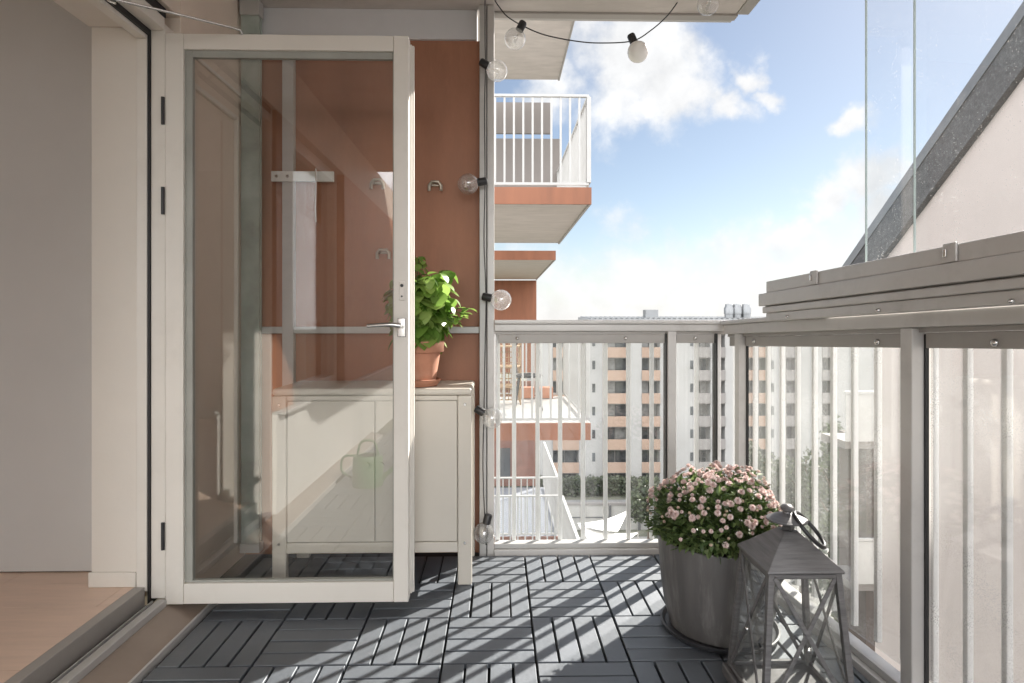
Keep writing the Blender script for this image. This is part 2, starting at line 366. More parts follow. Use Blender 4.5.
plain('interior_wall_inner', MB().box(-1.53,-1.5215,1.27,2.26,2.24,2.57), M['white_paint'])

# ------------------------------------------------------------------ the glass door
DX0, DX1, DY, DZ0, DZ1 = -1.222, -.332, 2.272, .047, 2.147
dr = empty('glass_door', (DX0, DY, DZ0), 'white framed glazed balcony door standing wide open', 'door')
sw = .066; sr_ = .055; tr_ = .058; br_ = .076
fr = MB()
fr.box(DX0, DX0+sw, DY, DY+.05, DZ0, DZ1).build('hinge_stile', M['white_frame'], dr, bevel=.003)
MB().box(DX1-sr_, DX1, DY, DY+.05, DZ0, DZ1).build('lock_stile', M['white_frame'], dr, bevel=.003)
MB().box(DX0+sw+.0005, DX1-sr_-.0005, DY+.001, DY+.05, DZ1-tr_, DZ1-.0005).build('top_rail', M['white_frame'], dr, bevel=.003)
MB().box(DX0+sw+.0005, DX1-sr_-.0005, DY+.001, DY+.05, DZ0+.0005, DZ0+br_).build('bottom_rail', M['white_frame'], dr, bevel=.003)
rb = MB().box(DX1-.03, DX1+.006, DY+.0505, DY+.062, DZ0+.01, DZ1-.01).box(DX1-.03, DX1+.012, DY+.0665, DY+.082, DZ0+.008, DZ1-.008)
rb.box(DX0+.02, DX1-.03, DY+.0505, DY+.08, DZ0+.01, DZ0+.06).box(DX0+.02, DX1-.03, DY+.0505, DY+.08, DZ1-.06, DZ1-.01).box(DX0+.01, DX0+.06, DY+.0505, DY+.08, DZ0+.0605, DZ1-.0605)
rb.build('rebate', M['white_frame'], dr, bevel=.002)
MB().box(DX1-.025, DX1+.003, DY+.062, DY+.0665, DZ0+.012, DZ1-.012).build('door_seal', M['alu_dark'], dr)
gx0, gx1, gz0, gz1 = DX0+sw, DX1-sr_, DZ0+br_, DZ1-tr_
gb = MB()
for a in ((gx0,gx0+.028,gz0,gz1),(gx1-.005,gx1,gz0,gz1),(gx0+.028,gx1-.005,gz0,gz0+.008),(gx0+.028,gx1-.005,gz1-.026,gz1)):
    gb.box(a[0]+.0003,a[1]-.0003,DY+.012,DY+.03,a[2]+.0003,a[3]-.0003)
gb.build('glazing_bead', mat('grey_green_bead', (.34,.345,.315), .4), dr, bevel=.001)
MB().box(gx0+.01, gx1-.004, DY+.030, DY+.036, gz0+.006, gz1-.01).build('pane', M['glass_door'], dr)
for z in (1.86, 1.53, .30):
    MB().tube([(DX0-.006, DY-.004, z-.05), (DX0-.006, DY-.004, z+.05)], .0065, 10).build('hinge', M['blackmetal'], dr, smooth=True)
hx = DX1 - .022
hp = MB().box(hx-.018, hx+.012, DY-.008, DY-.0005, 1.03, 1.10).build('handle_plate', M['steel'], dr, bevel=.003)
MB().tube([(hx-.003,DY-.005,1.072),(hx-.003,DY-.045,1.072)], .009, 12).build('handle_neck', M['steel'], hp, smooth=True)
MB().tube([(hx-.001,DY-.045,1.072),(hx-.03,DY-.05,1.076),(hx-.07,DY-.05,1.075),(hx-.12,DY-.048,1.071)], [.010,.009,.008,.007], 12).build('lever', M['steel'], hp, smooth=True)
kp = MB().box(hx-.012, hx+.010, DY-.006, DY-.0005, 1.165, 1.235).build('lock_plate', M['white_frame'], dr, bevel=.003)
MB().lathe([(.006,0),(.006,.004)], (hx-.001, DY-.006, 1.22), 14, axis=(0,-1,0)).build('lock_cylinder', M['blackmetal'], kp, smooth=True)
MB().lathe([(.0035,0),(.0035,.004)], (hx-.001, DY-.006, 1.18), 10, axis=(0,-1,0)).build('lock_screw', M['blackmetal'], kp, smooth=True)

st = MB()
st.tube([(-1.215,1.97,2.098),(-1.232,1.97,2.104),(-1.240,1.972,2.110),(-1.238,1.975,2.117),(-1.225,1.985,2.118),(-1.09,2.115,2.137),(-.955,2.250,2.1545),(-.945,2.262,2.1545),(-.944,2.275,2.146)], .0042, 8)
tag(st.build('door_stay', M['steel'], smooth=True), 'thin steel stay rod running from the frame head to the open door top', 'stay rod')

# ------------------------------------------------------------------ brown partition wall at the end of the balcony
pw = empty('partition_wall', (-.6, 2.93, 0), 'brown panelled partition wall behind the white cabinet', 'wall')
B(-1.199,-.088,2.932,2.972,-.02,2.43).build('panel', M['brown'], pw)
B(-1.199,-.1,2.915,2.99,2.4305,2.572).build('beam', M['beam'], pw, bevel=.004)
B(-1.015,-.962,2.895,2.9315,0,2.43).build('post', M['alu'], pw, bevel=.003)
B(-1.199,-1.0155,2.9,2.9315,1.03,1.062).build('middle_rail', M['alu'], pw, bevel=.003)
B(-.9615,-.088,2.9,2.9315,1.03,1.062).build('middle_rail', M['alu'], pw, bevel=.003)
sp = MB().box(-1.06,-.77,2.880,2.8945,1.742,1.79).build('bracket_bar', M['white_paint'], pw, bevel=.002)
for x in (-1.035,-.985): MB().lathe([(.008,0),(.006,.005)], (x,2.88,1.766), 10, axis=(0,-1,0)).build('bolt', M['steel'], sp, smooth=True)
MB().tube([(-.85,2.872,1.80),(-.85,2.872,1.70),(-.852,2.870,1.62),(-.85,2.872,1.55)], .004, 6).build('chain_hook', M['steel'], sp, smooth=True)
def wall_hook(x, z, label):
    h = empty('wall_hook', (x,2.93,z), label, 'hook', 'steel hooks on the brown wall')
    MB().box(x-.03,x+.03,2.921,2.9315,z+.004,z+.016).build('back_plate', M['dull_steel'], h, bevel=.003)
    MB().tube([(x-.028,2.905,z-.022),(x-.028,2.905,z+.004),(x-.015,2.9,z+.02),(x+.015,2.9,z+.02),(x+.028,2.905,z+.004),(x+.028,2.905,z-.022)], .008, 8).build('prong', M['dull_steel'], h, smooth=True)
    return h
p = atY(435,186,2.9); wall_hook(p.x, p.z, 'small steel hook on the open brown wall beside the door edge')
p = atY(377,184,2.9); wall_hook(p.x, p.z, 'upper steel hook seen through the door glass on brown wall')
p = atY(383,254,2.9); wall_hook(p.x, p.z, 'lower steel hook seen through the door glass on brown wall')

gs = empty('folded_glass_stack', (-1.14,2.86,0), 'greenish folded glazing panes parked in the corner behind the door', 'glazing')
for i, y in enumerate((2.848,2.876)):
    MB().box(-1.186,-1.104,y,y+.008,.06,2.5).build('pane', M['glass_stack'], gs)
MB().box(-1.19,-1.10,2.84,2.894,.02,.0595).build('shoe', M['alu'], gs, bevel=.002)
MB().box(-1.19,-1.10,2.84,2.894,2.5005,2.572).build('top_shoe', M['alu'], gs, bevel=.002)

wp = empty('wall_end_post', (-.05,2.9,0), 'tall grey aluminium post closing the end of the brown wall', 'post')
B(-.087,-.0545,2.865,2.95,-.02,2.57).build('post_face', M['alu'], wp, bevel=.003)
B(-.054,-.051,2.875,2.95,-.02,2.57).build('gasket', M['rubber'], wp)
B(-.0505,-.018,2.865,2.95,-.02,2.57).build('post_face', M['rail_alu'], wp, bevel=.003)

# upper slab of the balcony above
us = empty('upper_balcony_slab', (0,1,2.57), 'concrete balcony slab overhead with a grey glazing track along its edge', 'balcony slab')
B(-1.6,1.15,-1.5,2.925,2.573,2.80).build('slab', M['concrete'], us)
B(-.0175,1.16,2.925,2.975,2.562,2.82).build('edge_track', M['alu_dark'], us, bevel=.003)
B(-.0175,1.16,2.976,3.02,2.575,2.82).build('edge_flashing', M['alu'], us, bevel=.003)
B(1.1505,1.21,-1.5,2.924,2.567,2.82).build('edge_track', M['alu_dark'], us, bevel=.003)

# ------------------------------------------------------------------ back railing
br = empty('balcony_railing', (.5,2.9,0), 'grey and white balcony railing with clear glass at the far end', 'railing', 'glazed railings of the balcony')
xe = sx(2.9)
B(-.017, xe+.04, 2.845, 2.925, 1.075, 1.094).build('cap_rail', M['rail_alu'], br, bevel=.003)
B(-.017, xe+.03, 2.855, 2.915, 1.04, 1.0745).build('top_rail', M['rail_alu'], br, bevel=.004)
B(-.017, xe+.03, 2.868, 2.905, 1.026, 1.0395).build('under_rail', M['alu_dark'], br)
B(-.017, xe+.02, 2.845, 2.93, -.02, .022).build('bottom_rail', M['rail_alu'], br, bevel=.003)
B(-.017, xe+.02, 2.862, 2.915, .0225, .045).build('bottom_rail', M['alu'], br, bevel=.003)
def bolt(parent, p, axis, r=.0085):
    MB().lathe([(r,0),(r,.003),(r*.7,.008),(r*.2,.010)], p, 12, axis=axis).build('bolt', M['steel'], parent, smooth=True)
x674a, x674b = .795, .835
B(x674a, x674b, 2.842, 2.895, -.0, 1.04).build('post', M['rail_alu'], br, bevel=.003)
B(x674a-.006, x674a-.0005, 2.855, 2.9, .045, 1.03).build('gasket', M['rubber'], br)
for (xa, xb, bx) in ((-.0, x674a-.008, (.09,.60)), (x674b+.004, xe-.03, (.93,))):
    B(xa, xb, 2.876, 2.882, .045, 1.0).build('glass_panel', M['glass_rail'], br)
    c = B(xa+.002, xb-.002, 2.862, 2.8755, .985, 1.0255).build('clamp_strip', M['alu_dark'], br, bevel=.002)
    for x in bx: bolt(c, (x, 2.862, 1.008), (0,-1,0))
B(xe-.028, xe-.02, 2.85, 2.9, .045, 1.03).build('corner_gasket', M['rubber'], br)
bal = None
x = -.01
xs = [(px-512)/F + TH for px in (498,514,537.5,560,583,605.5,628.5,652)]
xs = [v*2.92 for v in xs]
xs += [xs[-1] + .108*k for k in range(1,5)]
for k, xb in enumerate(xs):
    if xb > xe + .02: break
    if bal is None:
        bal = B(xb-.0098, xb+.0098, 2.905, 2.920, .046, 1.0395).build('baluster', M['white_bar'], br, bevel=.002); bx0 = xb
    else:
        copy_part(bal, br, mw=Matrix.Translation((xb-bx0,0,0)))

# ------------------------------------------------------------------ side railing (slightly toed in, rising towards the doorway end)
sr = empty('balcony_railing', (1.12,1.5,0), 'grey and white balcony railing with rain spotted glass along the side', 'railing', 'glazed railings of the balcony')
def sbox(mb, Y0, Y1, o0, o1, z0, z1, k=1):
    P = lambda Y, o, z: (sx(Y, o), Y, z + .036*k*(YB - Y))
    return mb.hexa([P(Y0,o0,z0),P(Y0,o1,z0),P(Y1,o1,z0),P(Y1,o0,z0),P(Y0,o0,z1),P(Y0,o1,z1),P(Y1,o1,z1),P(Y1,o0,z1)])
YN = -1.3
sbox(MB(),YN,2.84,0,.09,-.02,.022,.0).build('bottom_rail', M['rail_alu'], sr, bevel=.003)
sbox(MB(),YN,2.845,.02,.07,.0225,.045,.0).build('bottom_rail', M['alu'], sr, bevel=.003)
sbox(MB(),2.05,2.842,-.015,.07,1.072,1.09).build('cap_rail', M['rail_alu'], sr, bevel=.003)
sbox(MB(),YN,2.842,.0,.07,1.028,1.0715).build('top_rail', M['rail_alu'], sr, bevel=.004)
sbox(MB(),YN,2.842,.02,.06,1.015,1.0275).build('under_rail', M['alu_dark'], sr)
for (a, b) in ((2.69,2.73),(1.655,1.70),(.55,.595),(-.55,-.505)):
    sbox(MB(),a,b,.0,.042,.0225,1.0275).build('post', M['rail_alu'], sr, bevel=.004)
    sbox(MB(),a-.006,a-.0005,.034,.044,.045,1.01).build('gasket', M['rubber'], sr)
for (a, b, bl) in ((1.705,2.685,(2.6,1.83)),(.60,1.645,(1.425,.9)),(-.5,.545,(.2,)),(2.735,2.845,())):
    sbox(MB(),a,b,.045,.051,.045,1.0).build('glass_panel', M['glass_dirty'], sr)
    c = sbox(MB(),a+.004,b-.004,.028,.044,.972,1.014).build('clamp_strip', M['alu_dark'], sr, bevel=.002)
    for y in bl: bolt(c, (sx(y,.028), y, sz(y,.995)), (-1,0,0), .010)
Y = 2.80; k = 0; side_bal = None
while Y > -.2:
    sbox(MB(), Y-.008, Y+.008, .066, .083, .0455, 1.0275).build('baluster', M['white_bar'], sr, bevel=.002)
    Y -= .113
# glazing rail on top of the side railing
gr = empty('glazing_rail', (1.1,1.4,1.1), 'layered grey aluminium glazing rail mounted on top of the side railing', 'glazing rail')
sbox(MB(),YN,2.36,-.045,-.005,1.070,1.1015).build('lower_lip', M['rail_alu'], gr, bevel=.003)
sbox(MB(),YN,2.37,-.055,.0,1.102,1.1265).build('channel', M['rail_alu'], gr, bevel=.004)
sbox(MB(),YN,2.385,-.063,.03,1.130,1.179).build('wide_profile', M['rail_alu'], gr, bevel=.004)
sbox(MB(),YN,2.375,-.040,.02,1.1265,1.1298).build('seam', M['alu_dark'], gr)
sbox(MB(),YN,2.345,-.052,.01,1.1795,1.224).build('upper_profile', M['rail_alu'], gr, bevel=.003)
sbox(MB(),2.386,2.392,-.058,.025,1.134,1.176).build('end_cap', M['alu_dark'], gr, bevel=.002)
for y in (2.02, 1.455):
    cl = sbox(MB(),y-.02,y+.02,-.060,-.0525,1.181,1.2285).build('clip', M['rail_alu'], gr, bevel=.003)
    sbox(MB(),y+.006,y+.016,-.064,-.0605,1.195,1.215).build('clip_tab', M['steel'], cl, bevel=.002)
for y in (1.72, 1.30, 2.2): bolt(gr, (sx(y,-.045), y, sz(y,1.086)), (-1,0,0), .006)
ug = empty('glass_screen', (1.16,1.3,1.22), 'tall frameless glass panes with dirt specks standing on the glazing rail', 'glazing')
for (a, b) in ((1.63,1.815),(.85,1.62),(.08,.84)):
    P = sbox(MB(),a,b,-.02,-.012,1.2245,1.2245,1)
    P.bm.free(); P = MB()
    za = lambda Y: sz(Y,1.2245)
    P.hexa([(sx(a,-.02),a,za(a)),(sx(a,-.015),a,za(a)),(sx(b,-.015),b,za(b)),(sx(b,-.02),b,za(b)),(sx(a,-.02),a,2.56),(sx(a,-.015),a,2.56),(sx(b,-.015),b,2.56),(sx(b,-.02),b,2.56)])
    o = P.build('pane', M['glass_upper'], ug)
    for y in ((b,) if b > 1.7 else (b, )):
        E = MB(); E.hexa([(sx(y,-.0205),y+.0003,za(y)),(sx(y,-.0145),y+.0003,za(y)),(sx(y,-.0145),y+.0022,za(y)),(sx(y,-.0205),y+.0022,za(y)),(sx(y,-.0205),y+.0003,2.56),(sx(y,-.0145),y+.0003,2.56),(sx(y,-.0145),y+.0022,2.56),(sx(y,-.0205),y+.0022,2.56)])
        E.build('pane_edge', M['glass_edge'], o)

# ------------------------------------------------------------------ cabinet
CX0, CX1, CY0, CY1, CZ = -.925, -.108, 2.525, 2.865, .812
cb = empty('cabinet', ((CX0+CX1)/2, 2.7, 0), 'white metal cabinet on legs against the brown wall', 'cabinet')
B(CX0, CX1, CY0-.006, CY1, CZ-.03, CZ).build('top', M['cabinet'], cb, bevel=.012, seg=3)
for xa in (CX0, CX1-.058):
    for ya in (CY0-.004, CY1-.04):
        lg = B(xa, xa+.058, ya, ya+.034, 0, CZ-.0305).build('leg', M['cabinet'], cb, bevel=.006, seg=3)
        if ya < 2.6:
            for z in (.175,.745): MB().lathe([(.006,0),(.005,.003)], (xa+.029, ya, z), 12, axis=(0,-1,0)).build('bolt', M['steel'], lg, smooth=True)
B(CX0+.0585, CX1-.0585, CY0+.012, CY1-.01, .135, CZ-.031).build('body', M['cabinet'], cb, bevel=.003)
B(CX0+.0585, CX1-.0585, CY0-.002, CY0+.0115, .135, .178).build('bottom_rail', M['cabinet'], cb, bevel=.003)
B(CX0+.0585, CX1-.0585, CY0+.0, CY0+.0115, CZ-.050, CZ-.031).build('top_rail', M['cabinet'], cb, bevel=.002)
xm = atY(375,450,CY0).x
for (a, b, hxx) in ((CX0+.061, xm-.002, xm-.03), (xm+.002, CX1-.061, xm+.03)):
    d = B(a, b, CY0+.001, CY0+.0118, .181, CZ-.053).build('door', M['cabinet'], cb, bevel=.002)
    MB().lathe([(.007,0),(.007,.012),(.011,.016),(.011,.022)], (hxx, CY0+.001, .50), 16, axis=(0,-1,0)).build('knob', M['cabinet'], d, smooth=True)

# ------------------------------------------------------------------ leaves
def leaf(mb, p, d, up, L, W, curl=.25, fold=.15, n=4):
    """oval leaf from p along d: 2 x n quads with a folded midrib and drooping tip"""
    p = Vector(p); d = Vector(d).normalized(); s = d.cross(Vector(up))
    if s.length < .05: s = d.orthogonal()
    s.normalize(); u = s.cross(d).normalized(); rows = []
    for i in range(n+1):
        t = i/n; w = W/2 * (math.sin(math.pi * min(1, t**.85*.98+.02))**.75 + (.05 if i == 0 else 0))
        c = p + d*(L*t) - u*(L*curl*t*t)
        if i == n: rows.append([mb.bm.verts.new(c)]*3)
        else: rows.append([mb.bm.verts.new(c - s*w + u*w*fold), mb.bm.verts.new(c), mb.bm.verts.new(c + s*w + u*w*fold)])
    for A, Bq in zip(rows, rows[1:]):
        for k in (0,1):
            vs = []
            for v in (A[k], A[k+1], Bq[k+1], Bq[k]):
                if v not in vs: vs.append(v)
            mb.bm.faces.new(vs)
def rdir():
    while True:
        v = Vector((random.uniform(-1,1),random.uniform(-1,1),random.uniform(-1,1)))
        if .05 < v.length < 1: return v.normalized()

# basil
bp0 = Vector((-.338,2.62,CZ))
bs = empty('potted_basil', bp0, 'bushy green basil in a terracotta pot on the white cabinet', 'potted plant')
MB().lathe([(.06,.0),(.078,.002),(.092,.022),(.094,.03),(.088,.031),(.082,.022),(.07,.012),(.0,.011)][:8], bp0, 40, cap1=False).build('saucer', M['terracotta'], bs, smooth=True)
MB().lathe([(.066,.0125),(.070,.016),(.091,.14),(.091,.142),(.104,.145),(.107,.15),(.109,.188),(.107,.192),(.099,.192),(.096,.186),(.093,.165)], bp0, 48, cap1=False).build('pot', M['terracotta'], bs, smooth=True)
MB().lathe([(.0935,.160),(.06,.168),(.01,.170)], bp0, 24, cap0=False).build('soil', M['soil'], bs, smooth=True)
lv = MB(); sm = MB()
for k in range(52):
    a = random.uniform(0, 6.283); r = random.uniform(0,.07)
    base = bp0 + Vector((r*math.cos(a), r*math.sin(a), .16))
    lean = Vector((math.cos(a), math.sin(a), 0)) * random.uniform(.01,.085) + Vector((.03,0,0))*random.random()
    hgt = random.uniform(.14,.34) if k > 3 else random.uniform(.36,.42)
    if k <= 3: lean = Vector((random.uniform(-.03,.04),random.uniform(-.04,.04),0))
    pts = [base + lean*(t**1.6) + Vector((0,0,hgt*t)) for t in (0,.25,.5,.75,1)]
    sm.tube(pts, [.003,.0028,.0024,.002,.0014], 5)
    nodes = int(hgt/.036)
    for j in range(nodes+1):
        t = .22 + .78*j/max(1,nodes)
        c = base + lean*(t**1.6) + Vector((0,0,hgt*t))
        b0 = random.uniform(0,3.14)
        sz_ = (.088 - .022*max(0,t-.6)/.4) * random.uniform(.75,1.15)
        if k <= 3 and t > .6: sz_ *= .5
        for q in range(2 if t < .95 else 4):
            ang = b0 + q*math.pi/(1 if t < .95 else 2)
            d = Vector((math.cos(ang), math.sin(ang), random.uniform(-1.1,.15)))
            leaf(lv, c + d*.008, d, (0,0,1), sz_*.9, sz_*.86, random.uniform(.2,.6), .12, 7)
# a side shoot leaning right
for k in range(4):
    base = bp0 + Vector((.03,-.02+.02*k,.2)); tip = bp0 + Vector((.15+.02*k, -.04+.025*k, .27+.02*k))
    pts = [base.lerp(tip, t) + Vector((0,0,.05*math.sin(t*3.14))) for t in (0,.25,.5,.75,1)]
    sm.tube(pts, .0022, 5)
    for t in (.5,.75,1,1):
        c = base.lerp(tip,t) + Vector((0,0,.05*math.sin(t*3.14)))
        for q in range(2):
            ang = random.uniform(0,6.28); leaf(lv, c, (math.cos(ang),math.sin(ang),random.uniform(-.4,.3)), (0,0,1), .045, .028, .35, .25, 5)
lv.build('foliage', M['leaf_basil'], bs, smooth=True); sm.build('stem', M['stem'], bs, smooth=True)

# chrysanthemum
pp = Vector((.785,2.155,0))
mum = empty('potted_chrysanthemum', pp, 'domed pink chrysanthemum in a weathered grey pot on the deck', 'potted plant')
MB().lathe([(.16,.0),(.188,.002),(.200,.014),(.202,.022),(.196,.023),(.186,.012),(.0,.011)], pp, 56, cap1=False).build('saucer', M['saucer'], mum, smooth=True)
MB().lathe([(.160,.0125),(.170,.016),(.189,.09),(.201,.17),(.208,.25),(.2125,.318),(.2115,.326),(.2065,.328),(.2015,.325),(.2,.30),(.195,.26)], pp, 72, cap1=False, wob=.012).build('pot', M['potgrey'], mum, smooth=True)
MB().lathe([(.1975,.275),(.1,.285),(.01,.288)], pp, 30, cap0=False).build('soil', M['soil'], mum, smooth=True)
lv = MB(); sm = MB(); cen = pp + Vector((.0,0,.32))
RX, RZ = .245, .235
def dome(el, a, k=1):
    r = 1 + .16*mnoise.noise(Vector((math.cos(a)*2, math.sin(a)*2, el*2.5)))
    return cen + Vector((RX*k*r*math.cos(el)*math.cos(a), RX*k*r*math.cos(el)*math.sin(a), RZ*k*r*math.sin(el)))
for k in range(3600):
    a = random.uniform(0,6.283); el = math.asin(random.uniform(-.04,.98)); kk = random.uniform(.45,1.0)**.6
    p = dome(el, a, kk*.97)
    if p.z < .345: p.z = .345 + random.uniform(0,.02)
    d = ((p-cen).normalized() + rdir()*.9 + Vector((0,0,-.1 if el < .3 else .2)))
    L_ = random.uniform(.018,.036)
    leaf(lv, p, d, (0,0,1), L_, L_*.55, random.uniform(0,.5), random.uniform(.1,.5), 3)
for k in range(90):
    a = random.uniform(0,6.283); el = math.asin(random.uniform(.0,.98)); tip = dome(el,a,.97)
    b0 = pp + Vector((.05*math.cos(a),.05*math.sin(a),.285)); sm.tube([b0, b0.lerp(tip,.5)+Vector((0,0,.02)), tip], [.0022,.0018,.0013], 5)
lv.build('foliage', M['leaf_mum'], mum, smooth=True); sm.build('stem', M['stem'], mum, smooth=True)
def flower_mb(r):
    f = MB()
    for ring, (n, tilt, l, w) in enumerate(((13,-.25,1,.42),(13,.15,.98,.42),(12,.5,.86,.40),(10,.85,.68,.36),(8,1.15,.48,.32),(5,1.4,.34,.26))):
        for k in range(n):
            a = 6.283*(k+.5*(ring % 2))/n + random.uniform(-.08,.08)
            d = Vector((math.cos(a)*math.cos(tilt), math.sin(a)*math.cos(tilt), math.sin(tilt)))
            leaf(f, Vector((0,0,r*.05*ring)), d, (0,0,1), r*l*random.uniform(.92,1.05), r*w, -.12, .35, 3)
    return f
spots = []
tries = 0
while len(spots) < 290 and tries < 12000:
    tries += 1
    a = random.uniform(0,6.283); s_ = random.uniform(.02,1.0)
    if random.random() > .06 + s_**1.7 or s_ < .16 or (s_ < .4 and random.random() < .65): continue
    el = math.asin(min(.99, s_)); p = dome(el, a, random.uniform(1.0,1.06))
    if all((p-q[0]).length > .0145 for q in spots): spots.append((p, a, el))
spots.sort(key=lambda t: (t[0]-cam.location).length)
protos = []
merged = bmesh.new()
for k, (p, a, el) in enumerate(spots):
    n = ((p-cen).normalized() + Vector((0,0,.35)) + rdir()*.25).normalized()
    s_ = random.uniform(.75,1.2) if random.random() > .25 else random.uniform(.45,.7)
    rot = Vector((0,0,1)).rotation_difference(n).to_matrix().to_4x4()
    mw = Matrix.Translation(p) @ rot @ Matrix.Diagonal((s_,s_,s_,1))
    if len(protos) < 5:
        o = flower_mb(.0128).build('flower', M['petal'], mum, smooth=True); o.matrix_basis = mw; protos.append(o)
    elif k < 100:
        copy_part(protos[k % 5], mum, mw=mw)
    else:
        me = protos[k % 5].data.copy(); me.transform(mw); merged.from_mesh(me); bpy.data.meshes.remove(me)
mf = MB(); mf.bm.free(); mf.bm = merged
o = mf.build('far_side_flowers', M['petal'], mum, smooth=True); o['kind'] = 'stuff'
bd = MB()
for k in range(70):
    a = random.uniform(0,6.283); el = math.asin(random.uniform(.14,.8)); p = dome(el,a,1.01)
    bd.lathe([(.002,-.004),(.005,-.001),(.0055,.003),(.003,.006)], p, 7, axis=(p-cen).normalized())
o = bd.build('buds', M['bud'], mum, smooth=True); o['kind'] = 'stuff'

# ------------------------------------------------------------------ lantern
lx, ly = .832, 1.735
ln = empty('lantern', (lx,ly,0), 'tapered grey metal lantern with cross braced glass sides on the deck', 'lantern')
ZT, ZBm = .404, .035
HT, HB = .100, .128
def hw(z): return HB + (HT-HB)*(z-ZBm)/(ZT-ZBm)
B(lx-.140,lx+.140,ly-.140,ly+.140,.0,.034).build('base', M['zinc'], ln, bevel=.004)
for i, (a, b) in enumerate(((-1,-1),(1,-1),(1,1),(-1,1))):
    h0, h1 = hw(ZBm)-.008, hw(ZT)-.008
    MB().bar((lx+a*h0, ly+b*h0, ZBm), (lx+a*h1, ly+b*h1, ZT), .017, .017, (0,1,0)).build('corner_post', M['zinc'], ln, bevel=.002)
def fpt(side, s, z, o=0):
    h = hw(z) + o - .008
    w = (hw(z)-.016)*s
    return {0: Vector((lx+w, ly-h, z)), 1: Vector((lx+h, ly+w, z)), 2: Vector((lx-w, ly+h, z)), 3: Vector((lx-h, ly-w, z))}[side]
for sd in range(4):
    up = {0:(0,-1,0),1:(1,0,0),2:(0,1,0),3:(-1,0,0)}[sd]
    MB().hexa([fpt(sd,-1,ZBm,-.002),fpt(sd,1,ZBm,-.002),fpt(sd,1,ZBm,.0),fpt(sd,-1,ZBm,.0),fpt(sd,-1,ZT,-.002),fpt(sd,1,ZT,-.002),fpt(sd,1,ZT,.0),fpt(sd,-1,ZT,.0)]).build('pane', M['glass_lantern'], ln)
    MB().bar(fpt(sd,-1,ZT-.008,.002), fpt(sd,1,ZT-.008,.002), .012, .012, (0,0,1)).build('top_bar', M['zinc'], ln, bevel=.002)
    MB().bar(fpt(sd,-1,ZBm+.008,.002), fpt(sd,1,ZBm+.008,.002), .012, .012, (0,0,1)).build('bottom_bar', M['zinc'], ln, bevel=.002)
    x = MB().bar(fpt(sd,-1,ZBm+.01,.004), fpt(sd,1,ZT-.01,.004), .0115, .004, up).build('cross_brace', M['zinc'], ln, bevel=.001)
    MB().bar(fpt(sd,1,ZBm+.01,.009), fpt(sd,-1,ZT-.01,.009), .0115, .004, up).build('cross_brace', M['zinc'], ln, bevel=.001)
    c = fpt(sd,0,(ZT+ZBm)/2-.012,.011)
    MB().lathe([(.006,0),(.005,.004),(.001,.006)], c, 10, axis=up).build('rivet', M['steel'], x, smooth=True)
# latch on the left side frame
MB().tube([(lx-hw(.22)-.004, ly-hw(.22)+.02, .23),(lx-hw(.22)-.014, ly-hw(.22)+.015, .22),(lx-hw(.22)-.006, ly-hw(.22)+.02, .205)], .003, 6).build('latch', M['blackmetal'], ln, smooth=True)
# hip roof
rf = MB(); e = HT+.006; n_ = .021; zr = .492
lo = [(lx+a*e, ly+b*e, ZT) for a,b in ((-1,-1),(1,-1),(1,1),(-1,1))]; lo2 = [(x,y,ZT+.008) for x,y,_ in lo]
hi = [(lx+a*n_, ly+b*n_, zr) for a,b in ((-1,-1),(1,-1),(1,1),(-1,1))]
v0 = [rf.bm.verts.new(p) for p in lo]; v1 = [rf.bm.verts.new(p) for p in lo2]; v2 = [rf.bm.verts.new(p) for p in hi]
for A, Bq in ((v0,v1),(v1,v2)):
    for k in range(4): rf.bm.faces.new([A[k],A[(k+1)%4],Bq[(k+1)%4],Bq[k]])
rf.bm.faces.new(v2); rf.bm.faces.new(v0[::-1])
rf.build('roof', M['zinc'], ln, bevel=.003)
MB().lathe([(.019,zr),(.016,zr+.012),(.023,zr+.026)], (lx,ly,0), 4).build('neck', M['blackmetal'], ln)  # black colour stands in for the shaded opening under the cap
cap = MB().lathe([(.052,zr+.029),(.055,zr+.026),(.056,zr+.030),(.032,zr+.041),(.012,zr+.047),(.011,zr+.052),(.017,zr+.057),(.018,zr+.064),(.012,zr+.070),(.002,zr+.072)], (lx-.003,ly,0), 32).build('cap', M['zinc'], ln, smooth=True)
# ring handle fallen to the right
rp0 = Vector((lx+.012, ly-.02, zr+.045)); ax = Vector((.70,-.06,-.71)).normalized(); bx_ = Vector((.30,.92,.22)).normalized()
cc = rp0 + ax*.055
MB().tube([cc + ax*(.058*math.cos(t)) + bx_*(.048*math.sin(t)) for t in [2*math.pi*k/36 for k in range(36)]], .006, 10, closed=True).build('ring_handle', M['blackmetal'], ln, smooth=True)

# ------------------------------------------------------------------ string lights
sl = empty('string_lights', (-.05,2.86,2.5), 'black string light cable with clear globe bulbs along post and slab', 'string lights')
def W(px, py, Y=2.83): return tuple(atY(px, py, Y))
def smooth_path(P, n=8):
    P = [Vector(p) for p in P]; out = []
    for i in range(len(P)-1):
        p0, p1, p2, p3 = P[max(0,i-1)], P[i], P[i+1], P[min(len(P)-1,i+2)]
        for k in range(n):
            t = k/n
            out.append(.5*((2*p1) + (p2-p0)*t + (2*p0-5*p1+4*p2-p3)*t*t + (3*p1-p0-3*p2+p3)*t**3))
    out.append(P[-1]); return out
MB().tube(smooth_path([W(492,-4),W(500,8),W(508,17),W(523,26),W(545,35),W(575,41),W(600,43),W(632,41),W(650,31),W(668,15),W(683,-6)]), .0028, 6).build('cable', M['blackmetal'], sl, smooth=True)
MB().tube(smooth_path([W(485,-6),W(485,40),W(485.5,66),W(484.5,110),W(485,181),W(484,240),W(486,297),W(485,350),W(484,412),W(483,470),W(486,545)]), .0024, 6).build('cable', M['blackmetal'], sl, smooth=True)
